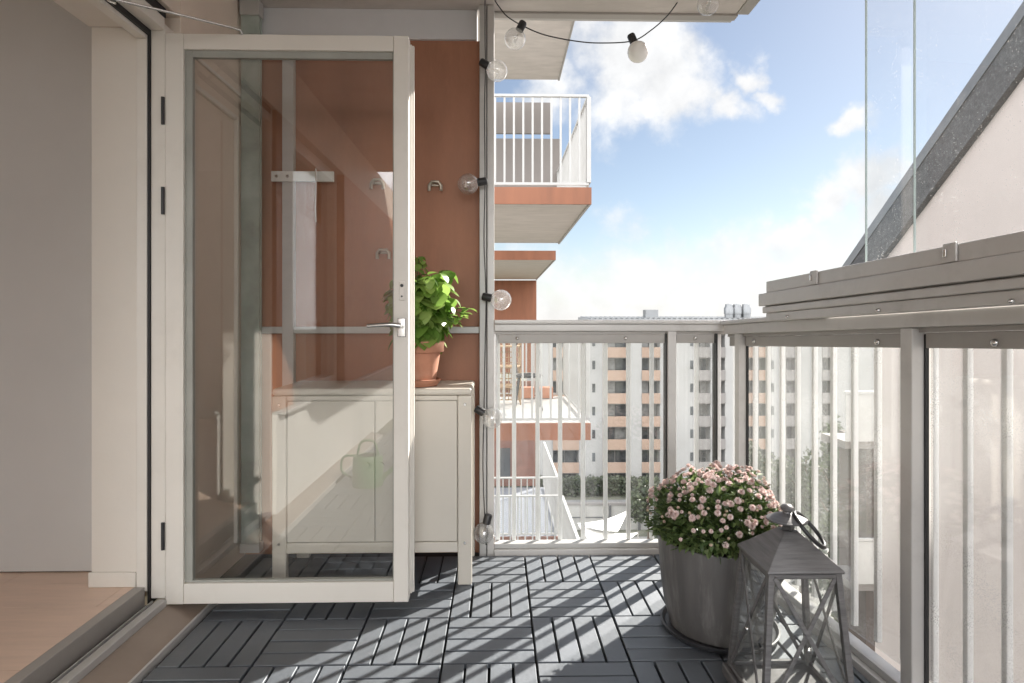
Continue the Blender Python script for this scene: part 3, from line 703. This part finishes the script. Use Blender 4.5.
globe = [(.004,-.048),(.02,-.0435),(.035,-.033),(.045,-.017),(.048,0),(.045,.017),(.036,.032),(.025,.0415),(.0155,.047)]
def bulb(px, py, spx, spy, lit=False, Yc=2.80):
    c = Vector(W(px,py,Yc)); s_ = Vector(W(spx,spy,Yc))
    ax = (s_-c).normalized()
    b = MB().lathe(globe, c, 28, axis=ax, cap1=False).build('bulb', M['bulb_glow_white'] if lit else M['glass_bulb'], sl, smooth=True)
    MB().lathe([(.0165,.043),(.0185,.045),(.0185,.082),(.015,.088),(.006,.09)], c, 20, axis=ax).build('socket', M['blackmetal'], b, smooth=True)
    if not lit:
        q = ax.orthogonal().normalized()
        MB().tube([c+ax*.045, c+ax*.02+q*.004, c+ax*.0-q*.008, c-ax*.012+q*.004, c+ax*.005+q*.010, c+ax*.025+q*.004], .0011, 5).build('filament', M['bronze'], b, smooth=True)
    return b
bulb(515,39,522,25); 
fb = bulb(638,52,632,38, True); fb['label'] = 'frosted globe bulb, glow painted white'
bulb(708,4,716,-16,Yc=2.7)
bulb(497,71,483,63); bulb(468,184,486,181); bulb(501,300,486,297); bulb(492,418,482,412); bulb(484,533,488,517)

# ------------------------------------------------------------------ watering can (stands near the doorway)
wc = empty('watering_can', (-.86,.55,0), 'green watering can mirrored in the door glass beside the doorway', 'watering can')
wx, wy = -.86, .55
MB().lathe([(.0,.002),(.095,.002),(.1,.01),(.098,.18),(.09,.2),(.07,.205),(.066,.2)], (wx,wy,0), 32, cap1=False, cap0=False).build('body', M['cangreen'], wc, smooth=True)
MB().tube([(wx+.09,wy,.05),(wx+.17,wy,.12),(wx+.24,wy,.22)], [.02,.015,.011], 12).build('spout', M['cangreen'], wc, smooth=True)
MB().lathe([(.012,0),(.03,.03),(.028,.034)], (wx+.24,wy,.22), 16, axis=(.7,0,.6)).build('rose', M['cangreen'], wc, smooth=True)
MB().tube(smooth_path([(wx-.09,wy,.05),(wx-.17,wy,.1),(wx-.16,wy,.19),(wx-.08,wy,.2)]), .008, 8).build('handle', M['cangreen'], wc, smooth=True)
MB().tube(smooth_path([(wx-.07,wy,.2),(wx-.04,wy,.29),(wx+.04,wy,.29),(wx+.07,wy,.2)]), .008, 8).build('handle', M['cangreen'], wc, smooth=True)

# ------------------------------------------------------------------ neighbouring balconies
def nbalc(label, Y0, Y1, X1, zd, sl_h=.20, bars_front=True, bars_back=False, bars_side=True, X0=-1.2, fascia='brown_far', rail=True, top='deckwhite', xvis=-.12):
    b = empty('neighbour_balcony', (0, Y0, zd), label, 'balcony', 'balconies of the same house')
    B(X0, X1-.03, Y0+.03, Y1, zd-sl_h+.02, zd-.012).build('slab', M['concrete'], b)
    B(X0, X1-.001, Y0+.0305, Y1, zd-.0115, zd).build('floor_sheet', M[top], b)
    B(X0, X1, Y0, Y0+.0295, zd-sl_h, zd+.004).build('fascia', M[fascia], b)
    B(X1-.0295, X1, Y0+.03, Y1, zd-sl_h, zd+.004).build('fascia', M['alu_dark'], b)
    if not rail: return b
    rt = zd + 1.13
    bars = []
    def run(pa, pb, n):
        pa = Vector(pa); pb = Vector(pb)
        MB().bar(pa+Vector((0,0,1.115)), pb+Vector((0,0,1.115)), .045, .03).build('top_rail', M['bar_far'], b, bevel=.003)
        MB().bar(pa+Vector((0,0,.05)), pb+Vector((0,0,.05)), .03, .03).build('bottom_rail', M['bar_far'], b)
        for k in range(n+1):
            q = pa.lerp(pb, k/n)
            if q.x < xvis: continue
            post = k in (0, n)
            w = .025 if post else .012
            if post:
                B(q.x-w, q.x+w, q.y-w, q.y+w, zd+.066, zd+1.0995).build('post', M['bar_far'], b)
            elif not bars:
                bars.append((B(q.x-w, q.x+w, q.y-w, q.y+w, zd+.066, zd+1.0995).build('baluster', M['bar_far'], b), q))
            else:
                copy_part(bars[0][0], b, mw=Matrix.Translation(q-bars[0][1]))
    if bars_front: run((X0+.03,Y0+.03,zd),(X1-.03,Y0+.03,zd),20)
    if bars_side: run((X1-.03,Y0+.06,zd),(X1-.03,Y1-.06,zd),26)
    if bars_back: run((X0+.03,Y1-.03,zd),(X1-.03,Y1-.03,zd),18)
    return b
nbalc('nearest neighbour balcony one storey up with white railing and brown fascia', 7.36, 11.2, 1.13, 2.70)
nbalc('grey underside of the highest balcony, cut off by the frame top', 7.36, 11.2, 1.13, 5.72, .22, rail=False)
nbalc('neighbour balcony at deck height with white floor, rattan rack and black chair', 7.36, 10.0, 1.12, -.15, .20, bars_back=True)
nbalc('lower balcony with white railing right under the black chair balcony', 7.36, 10.4, 1.12, -3.0, .22, bars_front=False, bars_back=True, top='lowfloor')
nbalc('second lower balcony with white railing in front of the brick wall', 11.55, 15, 1.16, -3.0, .22, bars_front=True, top='lowfloor', fascia='brick')
nbalc('small distant upper balcony with brown fascia, below the nearest one', 13.4, 20, 1.27, 2.63, .2, rail=False)
# partitions between the balconies
def partition(label, Y, X1, z0, z1, m, name='partition_wall', X0=-1.2, th=.08):
    return tag(B(X0, X1, Y, Y+th, z0, z1).build(name, m), label, 'wall', 'partitions between neighbour balconies')
partition('brown partition wall under the small distant upper balcony', 20.0, 1.26, -.6, 2.42, M['brown_far'])
partition('greybrown privacy panel on the nearest upper neighbour balcony', 11.15, 1.16, 2.71, 4.42, M['greycloth'], th=.03)
partition('grey concrete beam above the privacy panel of the upper balcony', 11.9, 1.06, 4.75, 5.35, M['greycloth'])
pb = partition('brown brick partition with dark louvred window under the neighbour balcony', 15.1, 1.02, -2.99, -.4, M['brick'])
MB().box(.02,.3,15.06,15.0995,-2.75,-2.05).build('louvre', M['dark_win'], pb)
for i in range(7): pass
# furniture on the neighbour balcony
rk = empty('rattan_rack', (.1,9.2,-.15), 'rattan shelf rack on the neighbour balcony at deck height', 'rack')
for zz in (.25,.55,.85): B(-.1,.34,9.0,9.35,-.15+zz,-.15+zz+.02).build('shelf', M['rattan'], rk)
for x in (-.1,.32):
    for y in (9.0,9.33): B(x,x+.02,y,y+.02,-.15,.92).build('leg', M['rattan'], rk)
wv = MB()
for i in range(9): wv.bar((-.09+.05*i,9.2,-.1),(-.09+.05*i,9.2,.85),.012,.012)
for i in range(12): wv.bar((-.1,9.22,-.1+.08*i),(.33,9.22,-.1+.08*i),.012,.014)
wv.build('woven_back', M['rattan'], rk)
ch = empty('garden_chair', (.42,8.6,-.15), 'black metal garden chair on the neighbour balcony at deck height', 'chair')
MB().tube([(.42+.2*math.cos(t),8.6+.2*math.sin(t),.32) for t in [6.283*k/24 for k in range(24)]], .018, 8, closed=True).build('seat_ring', M['blackmetal'], ch, smooth=True)
MB().lathe([(.19,.305),(.19,.325)], (.42,8.6,0), 24).build('seat', M['blackmetal'], ch, smooth=True)
for (a, b) in ((-1,-1),(1,-1),(1,1),(-1,1)):
    MB().tube([(.42+a*.12,8.6+b*.12,.31),(.42+a*.19,8.6+b*.19,-.148)], .014, 8).build('leg', M['blackmetal'], ch, smooth=True)
MB().tube(smooth_path([(.27,8.76,.32),(.25,8.84,.7),(.34,8.88,.82),(.5,8.88,.82),(.59,8.84,.7),(.57,8.76,.32)]), .014, 8).build('backrest', M['blackmetal'], ch, smooth=True)
for x, lab in ((.45,'left'),(.75,'right')):
    pl = tag(B(x-.13,x+.13,9.72,9.90,-.145,.03).build('planter_box', M['terracotta'], bevel=.01), 'brown planter box under the neighbour railing, %s of the pair' % lab, 'planter', 'planter boxes on the neighbour balcony')
# ------------------------------------------------------------------ tall apartment block
FY = 74.0
ab = empty('apartment_block', (20,76,GZ), 'tall white apartment block with salmon loggia parapets and dark windows', 'building')
zroof = 1.12
zpar = [-2.73 + 2.8 - 2.8*k for k in range(7)]
logg = [(553,579,'s'),(605.5,629.5,'s'),(642.5,661,'s'),(699,712,'g'),(716,727,'g'),(747.5,757,'s'),(761,769,'s'),(789,801,'g'),(826,838,'g')]
px2x = lambda p: ((p-512)/F + TH)*FY
edges = [532]
for a, b, _ in logg: edges += [a, b]
edges.append(905)
for i in range(0, len(edges), 2):
    B(px2x(edges[i]), px2x(edges[i+1]), FY, FY+14, GZ, zroof).build('wall', M['facade_white'], ab)
for a, b, kd in logg:
    xa, xb = px2x(a)+.003, px2x(b)-.003
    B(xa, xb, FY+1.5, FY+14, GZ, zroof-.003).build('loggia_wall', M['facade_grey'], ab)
    if a == 605.5: B(px2x(603.8), xa-.003, FY-.15, FY-.003, GZ+2, zroof).build('corner_strip', mat('dusky_brown_render', (.34,.2,.16), .8, scale=.4), ab)
    for zc in zpar:
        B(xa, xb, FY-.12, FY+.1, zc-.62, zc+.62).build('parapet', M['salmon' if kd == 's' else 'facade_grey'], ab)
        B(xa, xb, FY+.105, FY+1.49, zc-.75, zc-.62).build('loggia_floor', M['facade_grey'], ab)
        if zc > 0: continue
        w = xb - xa
        n = 2 if w > 1.4 else 1
        for k in range(n):
            x0 = xa + .1 + k*(w-.1)/n; x1 = xa + (k+1)*(w-.1)/n
            B(x0, x1, FY+1.40+.0, FY+1.495, zc+.62-.9, zc+2.0).build('window', M['curtain_win' if random.random() < .3 else 'dark_win'], ab)
for px in (594, 693, 775):
    for zc in zpar[1:]:
        B(px2x(px)-.18, px2x(px)+.18, FY-.04, FY-.003, zc+.75, zc+1.8).build('window', M['dark_win'], ab)
for a,b in ((606,616),(618,629),(643,660),(560,572)):
    B(px2x(a), px2x(b), FY+1.38, FY+1.39, GZ+.1, GZ+2.2).build('window', M['dark_win'], ab)
rfm = MB(); xr0, xr1 = px2x(588), px2x(880)
n = 110
for i in range(n):
    x0 = xr0 + (xr1-xr0)*i/n; x1 = x0 + (xr1-xr0)/n
    h = .12 if i % 2 else 0
    rfm.hexa([(x0,FY-.6,zroof+.004),(x1-.002,FY-.6,zroof+.004),(x1-.002,FY+9,zroof+.1),(x0,FY+9,zroof+.1),(x0,FY-.6,zroof+.2+h),(x1-.002,FY-.6,zroof+.2+h),(x1-.002,FY+9,zroof+.5+h),(x0,FY+9,zroof+.5+h)])
rfm.build('roof', M['tin_roof'], ab)
for px in (729, 737, 746):
    q = atY(px, 314, FY+3)
    MB().lathe([(.55,0),(.55,.6),(.62,.62),(.62,1.35),(.5,1.55),(.45,1.85),(.1,1.95)], (q.x, FY+3, zroof+.25), 18).build('roof_vent', M['tin_roof'], ab, smooth=True)
q = atY(652, 317, FY+3); B(q.x-.8,q.x+.8,FY+3,FY+4.5,zroof+.3,zroof+1.4).build('roof_hatch', M['tin_roof'], ab)

# ------------------------------------------------------------------ gable house on the right
gh = empty('gable_house', (7,0,GZ), 'pale pink rendered gable wall with dark sloping roof edge, right of the balcony', 'building')
GX = 7.0
zr_ = lambda Y: 2.674 + (11.38 - Y)*.734
Yr = -4.0
poly = [(GX,11.19,GZ),(GX,11.19,zr_(11.19)-.72),(GX,Yr,zr_(Yr)-.72),(GX,2*Yr-11.19,zr_(11.19)-.72),(GX,2*Yr-11.19,GZ)]
MB().prism(poly, (6,0,0)).build('wall', M['pink_wall'], gh)
def slope_strip(z0, z1, x0, x1, ya, yb):
    return [(x0,ya,zr_(ya)+z0),(x1,ya,zr_(ya)+z0),(x1,yb,zr_(yb)+z0),(x0,yb,zr_(yb)+z0),(x0,ya,zr_(ya)+z1),(x1,ya,zr_(ya)+z1),(x1,yb,zr_(yb)+z1),(x0,yb,zr_(yb)+z1)]
MB().hexa(slope_strip(-.84,-.20,GX-.11,GX+6.1,Yr,12.0)).build('roof', M['roof'], gh)
MB().hexa(slope_strip(-.199,.0,GX-.13,GX+6.1,Yr,12.05)).build('roof_edge', M['flashing'], gh)
def mir(p): return (p[0], 2*Yr - p[1], p[2])
def hexm(l): return [l[i] for i in (3,2,1,0,7,6,5,4)]
MB().hexa(hexm([mir(p) for p in slope_strip(-.84,-.0,GX-.11,GX+6.1,Yr+.002,12.0)])).build('roof', M['roof'], gh)
t = GX/((932-512)/F+TH); yo = t*.985
MB().box(GX-.08,GX-.001,yo-.10,yo+.10,H-(600-321)/F*t,H-(580-321)/F*t).build('wall_box', M['facade_grey'], gh, bevel=.01)
MB().box(GX-.10,GX-.001,yo-.12,yo+.08,H-(626-321)/F*t,H-(613-321)/F*t).build('wall_outlet', M['cream'], gh, bevel=.02)

# brick terrace house further back with white balconies
th = empty('terrace_house', (10,17,GZ), 'dark brown house with two white balcony fronts behind the pink gable', 'building')
B(9.95,14,16.3,17.6,GZ,-2.1).build('wall', mat('dark_brown_render', (.075,.06,.052), .85, scale=1.5), th)
for (pxa, pxb, pya, pyb, Y) in ((845,905,394,441,16.0),(852,905,541,583,16.0)):
    a = atY(pxa,pya,Y); b_ = atY(pxb,pyb,Y)
    f = B(a.x,b_.x,Y-.05,Y,b_.z,a.z).build('balcony_front', M['bar_far'], th)
    MB().bar((a.x-.03,Y-.03,a.z+.05),(b_.x,Y-.03,a.z+.05),.09,.06).build('handrail', M['bar_far'], f)
    B(a.x,b_.x,Y+.001,Y+1.2,b_.z-.2,b_.z).build('balcony_floor', M['facade_grey'], th)

# ------------------------------------------------------------------ garden wall, hedge, sails, trees
gw = empty('garden_wall', (8,60,GZ), 'long grey garden wall with pillars below the apartment block', 'wall')
B(-5,19,60,60.3,GZ,GZ+2.45).build('wall_panel', M['wallgrey'], gw)
B(-5,19,59.9,60.4,GZ+2.455,GZ+2.65).build('coping', M['facade_grey'], gw)
B(-5,19,59.95,59.997,GZ+1.2,GZ+1.3).build('rail', M['roof'], gw)
for x in (2.2,6.4,8.2,10.9,13.8): B(x,x+.22,59.75,59.945,GZ,GZ+2.45).build('pillar', M['roof'], gw)
def leafcloud(n, c, rx, ry, rz, s0, s1, seed=0, gaps=.0):
    mb = MB(); c = Vector(c)
    cl = [(Vector((random.uniform(-.6,.6)*rx, random.uniform(-.6,.6)*ry, random.uniform(-.6,.7)*rz)), random.uniform(.3,.55)) for _ in range(16)]
    for _ in range(n):
        o_, k = random.choice(cl); v = rdir()*random.random()**.4*k
        p = c + o_ + Vector((v.x*rx, v.y*ry, v.z*rz))
        L_ = random.uniform(s0,s1); d = rdir()
        s = d.orthogonal().normalized()*L_*.35; d = d*L_
        mb.face([p-d*.5, p+s, p+d*.5, p-s])
    return mb
hd = tag(MB().bm and leafcloud(1,(0,0,0),1,1,1,.1,.2).build('hedge', M['leaf_hedge']), 'clipped dark hedge strip in front of the apartment block', 'hedge')
hm = MB()
for _ in range(5200):
    p = Vector((random.uniform(-3,19), random.uniform(71,72.6), GZ + 2.6*random.random()**.6*(.8+.2*mnoise.noise(Vector((random.uniform(0,9),0,0)))))); d = rdir()*.22; s = d.orthogonal().normalized()*.12
    hm.face([p-d,p+s,p+d,p-s])
me = bpy.data.meshes.new('hedge'); hm.bm.to_mesh(me); hm.bm.free(); me.materials.append(M['leaf_hedge']); hd.data = me
def tree(px, pytop, Y, halfw, label, n=2600, leafs=(.25,.5)):
    top = atY(px, pytop, Y); h = top.z - GZ; w = halfw/F*Y
    t = empty('broadleaf_tree', (top.x,Y,GZ), label, 'tree', 'trees beyond the balcony')
    tr = MB().tube([(top.x,Y,GZ),(top.x+.1,Y,GZ+h*.3),(top.x-.05,Y,GZ+h*.6),(top.x,Y,GZ+h*.85)],[.03*h*.7,.022*h*.7,.014*h*.7,.004*h],9)
    for k in range(7):
        a = k*2.4; z0 = GZ+h*(.28+.06*k)
        tr.tube([(top.x,Y,z0),(top.x+math.cos(a)*w*.4,Y+math.sin(a)*w*.4,z0+h*.12),(top.x+math.cos(a)*w*.8,Y+math.sin(a)*w*.8,z0+h*.2)],[.009*h,.006*h,.002*h],6)
    tr.build('trunk', M['bark'], t, smooth=True)
    leafcloud(n,(top.x,Y,GZ+h*.62),w,w,h*.40,*leafs).build('crown', M['leaf_tree'], t)
for a in ((648,482,56,22,'small green tree beside the white shade sails'),
          (672,505,50,20,'low round tree behind the pink chrysanthemum'),
          (704,498,52,22,'dense tree just behind the top of the flower dome'),
          (752,432,60,14,'slim tree rising behind the corner post of the railing'),
          (776,455,52,20,'tree behind the side railing above the flowers'),
          (806,440,50,24,'broad tree behind the rain spotted side glass'),
          (836,418,46,22,'tallest tree beside the white balcony front'),
          (862,452,34,20,'dark tree beneath the white balcony front'),
          (846,505,36,26,'low bushy tree behind the lantern cap'),
          (800,520,44,30,'wide low tree behind the lantern handle')):
    tree(a[0], a[1], a[2], a[3], a[4])
def sail(pts, label, poles):
    s = empty('shade_sail', (pts[0].x,pts[0].y,GZ), label, 'shade sail', 'white shade sails in the courtyard')
    a, b, c = pts; mb = MB(); n = 12; g_ = {}
    for i in range(n+1):
        for j in range(n+1-i):
            u, v = i/n, j/n; w = 1-u-v
            p = a*w + b*u + c*v; cen_ = (a+b+c)/3
            k = (u*v + v*w + u*w)
            p = p.lerp(cen_, .45*(u*v*(w<.4) + v*w*(u<.4) + u*w*(v<.4))*.8) + Vector((0,0,-.9*k))
            g_[i,j] = mb.bm.verts.new(p)
    for i in range(n):
        for j in range(n-i):
            mb.bm.faces.new([g_[i,j],g_[i+1,j],g_[i,j+1]])
            if i+j < n-1: mb.bm.faces.new([g_[i+1,j],g_[i+1,j+1],g_[i,j+1]])
    o = mb.build('cloth', M['sail'], s, smooth=True); sd = o.modifiers.new('solid','SOLIDIFY'); sd.thickness = .03
    for q in poles: MB().tube([(q.x,q.y,GZ),(q.x,q.y,q.z+.1)], .06, 8).build('pole', M['steel'], s, smooth=True)
A1, A2, A3 = atY(577,523,46), atY(618,531,45), atY(628.5,510,49)
sail([A1,A2,A3], 'upper white shade sail with one raised corner in the courtyard', [A3])
B1, B2, B3 = atY(578,525,46.3), atY(638,533,48), atY(600,556,40)
sail([B1,B2,B3], 'lower white shade sail spread flat in the courtyard', [B2])

# ------------------------------------------------------------------ sky and light
SUN_EL, SUN_AZ = R(32.5), R(45)     # towards +X +Y
sd = Vector((math.cos(SUN_EL)*math.sin(SUN_AZ), math.cos(SUN_EL)*math.cos(SUN_AZ), math.sin(SUN_EL)))
ld = bpy.data.lights.new('sun','SUN'); ld.energy = 5.0; ld.angle = R(.53); ld.color = (1,.94,.86)
lo_ = bpy.data.objects.new('sun', ld); col.objects.link(lo_); lo_.location = (20,20,30)
lo_.rotation_euler = (-sd).to_track_quat('-Z','Y').to_euler()

SKY_STRENGTH = .05; CLOUD = 1.0
w = bpy.data.worlds.new('World'); sc.world = w; w.use_nodes = True
nt = w.node_tree; L = nt.links.new; bg = nt.nodes['Background']
sky = nn(nt,'ShaderNodeTexSky'); sky.sky_type = 'NISHITA'; sky.sun_disc = False; sky.sun_elevation = SUN_EL; sky.sun_rotation = SUN_AZ
sky.air_density = 1.0; sky.dust_density = .25; sky.ozone_density = 1.4
tc = nn(nt,'ShaderNodeTexCoord')
def noise(scale, detail, vec, rough=.55):
    n_ = nn(nt,'ShaderNodeTexNoise'); n_.inputs['Scale'].default_value = scale; n_.inputs['Detail'].default_value = detail; n_.inputs['Roughness'].default_value = rough
    L(vec, n_.inputs['Vector']); return n_
def mth(op, a, b=None, c=None, clamp=False):
    n_ = nn(nt,'ShaderNodeMath', operation=op, use_clamp=clamp)
    for i, v in enumerate((a,b,c)):
        if v is None: continue
        if isinstance(v,(int,float)): n_.inputs[i].default_value = v
        else: L(v, n_.inputs[i])
    return n_.outputs[0]
D = tc.outputs['Generated']
wz = noise(9, 6, D); wv_ = nn(nt,'ShaderNodeVectorMath', operation='SUBTRACT'); L(wz.outputs['Color'], wv_.inputs[0]); wv_.inputs[1].default_value = (.5,.5,.5)
ws = nn(nt,'ShaderNodeVectorMath', operation='SCALE'); L(wv_.outputs[0], ws.inputs[0]); ws.inputs['Scale'].default_value = .16
wa = nn(nt,'ShaderNodeVectorMath', operation='ADD'); L(D, wa.inputs[0]); L(ws.outputs[0], wa.inputs[1])
wn_ = nn(nt,'ShaderNodeVectorMath', operation='NORMALIZE'); L(wa.outputs[0], wn_.inputs[0]); DW = wn_.outputs[0]
blobs = [(590,40,40,.8),(640,60,45,1),(665,90,38,1),(625,105,34,.8),(690,50,26,.8),(722,108,20,.9),(705,95,18,.8),(752,72,15,.9),(768,97,13,.8),(858,112,12,.9),(868,186,26,1),(823,205,18,.9),(850,210,16,.6),(885,215,25,1),(545,90,30,.8),(780,243,20,.8),(725,258,26,.7),(625,235,30,.6),(665,245,26,.6)]
S = None
for px, py, sg, am in blobs:
    d = ray(px,py).normalized()
    dp = nn(nt,'ShaderNodeVectorMath', operation='DOT_PRODUCT'); L(DW, dp.inputs[0]); dp.inputs[1].default_value = d
    k = 2/((sg/F)**2)*.5
    ex = mth('EXPONENT', mth('MULTIPLY', mth('SUBTRACT', dp.outputs['Value'], 1.0), k*1.0))
    v = mth('MULTIPLY', ex, am)
    S = v if S is None else mth('MAXIMUM', S, v)
fb_ = noise(14, 9, D, .6)
wsp = mth('MULTIPLY', mth('SUBTRACT', fb_.outputs['Fac'], .5), .9)
dens = mth('ADD', S, wsp)
mr = nn(nt,'ShaderNodeMapRange', interpolation_type='SMOOTHSTEP'); L(dens, mr.inputs[0]); mr.inputs[1].default_value = .28; mr.inputs[2].default_value = .85
# whitening towards the horizon
sep = nn(nt,'ShaderNodeSeparateXYZ'); L(DW, sep.inputs[0])
hz = nn(nt,'ShaderNodeMapRange', interpolation_type='SMOOTHSTEP'); L(mth('SUBTRACT', sep.outputs['Z'], mth('MULTIPLY', wsp, .24)), hz.inputs[0]); hz.inputs[1].default_value = .17; hz.inputs[2].default_value = .04; hz.inputs[3].default_value = 0; hz.inputs[4].default_value = .88
# broken cloud cover added outside the view to fill the shade
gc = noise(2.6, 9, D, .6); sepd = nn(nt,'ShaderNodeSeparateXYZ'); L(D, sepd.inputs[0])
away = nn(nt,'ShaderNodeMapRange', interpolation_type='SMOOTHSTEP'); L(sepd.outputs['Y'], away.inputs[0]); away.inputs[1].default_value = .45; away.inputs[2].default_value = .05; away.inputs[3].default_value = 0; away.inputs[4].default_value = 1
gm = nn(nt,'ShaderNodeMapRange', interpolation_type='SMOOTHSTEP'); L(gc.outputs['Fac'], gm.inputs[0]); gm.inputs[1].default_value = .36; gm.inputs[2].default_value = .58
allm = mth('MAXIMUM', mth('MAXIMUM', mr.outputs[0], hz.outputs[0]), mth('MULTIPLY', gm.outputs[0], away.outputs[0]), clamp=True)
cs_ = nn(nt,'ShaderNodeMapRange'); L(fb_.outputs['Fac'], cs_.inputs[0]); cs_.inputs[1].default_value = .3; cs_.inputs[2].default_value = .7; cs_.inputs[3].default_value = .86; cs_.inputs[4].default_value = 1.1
bw = mth('MULTIPLY_ADD', away.outputs[0], 5.0, 1.0)   # added clouds behind the camera, boosted to lift the shaded balcony
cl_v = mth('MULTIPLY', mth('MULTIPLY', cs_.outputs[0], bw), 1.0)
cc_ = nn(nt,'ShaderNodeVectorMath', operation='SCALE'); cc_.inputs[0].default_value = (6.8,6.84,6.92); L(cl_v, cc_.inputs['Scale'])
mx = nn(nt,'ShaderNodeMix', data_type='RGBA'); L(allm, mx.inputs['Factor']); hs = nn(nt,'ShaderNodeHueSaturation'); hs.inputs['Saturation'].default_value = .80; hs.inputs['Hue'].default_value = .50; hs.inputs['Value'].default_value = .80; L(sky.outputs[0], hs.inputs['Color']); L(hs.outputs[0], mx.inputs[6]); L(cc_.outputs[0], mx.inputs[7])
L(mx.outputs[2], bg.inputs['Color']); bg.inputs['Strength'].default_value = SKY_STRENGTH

# ------------------------------------------------------------------ render settings
sc.view_settings.view_transform = 'Standard'; sc.view_settings.look = 'None'; sc.view_settings.gamma = 1
sc.view_settings.use_curve_mapping = False
sc.view_settings.exposure = 1.55
sc.render.engine = 'CYCLES'
c = sc.cycles
c.max_bounces = 12; c.transparent_max_bounces = 32; c.diffuse_bounces = 6; c.glossy_bounces = 5
c.sample_clamp_indirect = 6; c.caustics_reflective = False; c.caustics_refractive = False
c.use_denoising = True
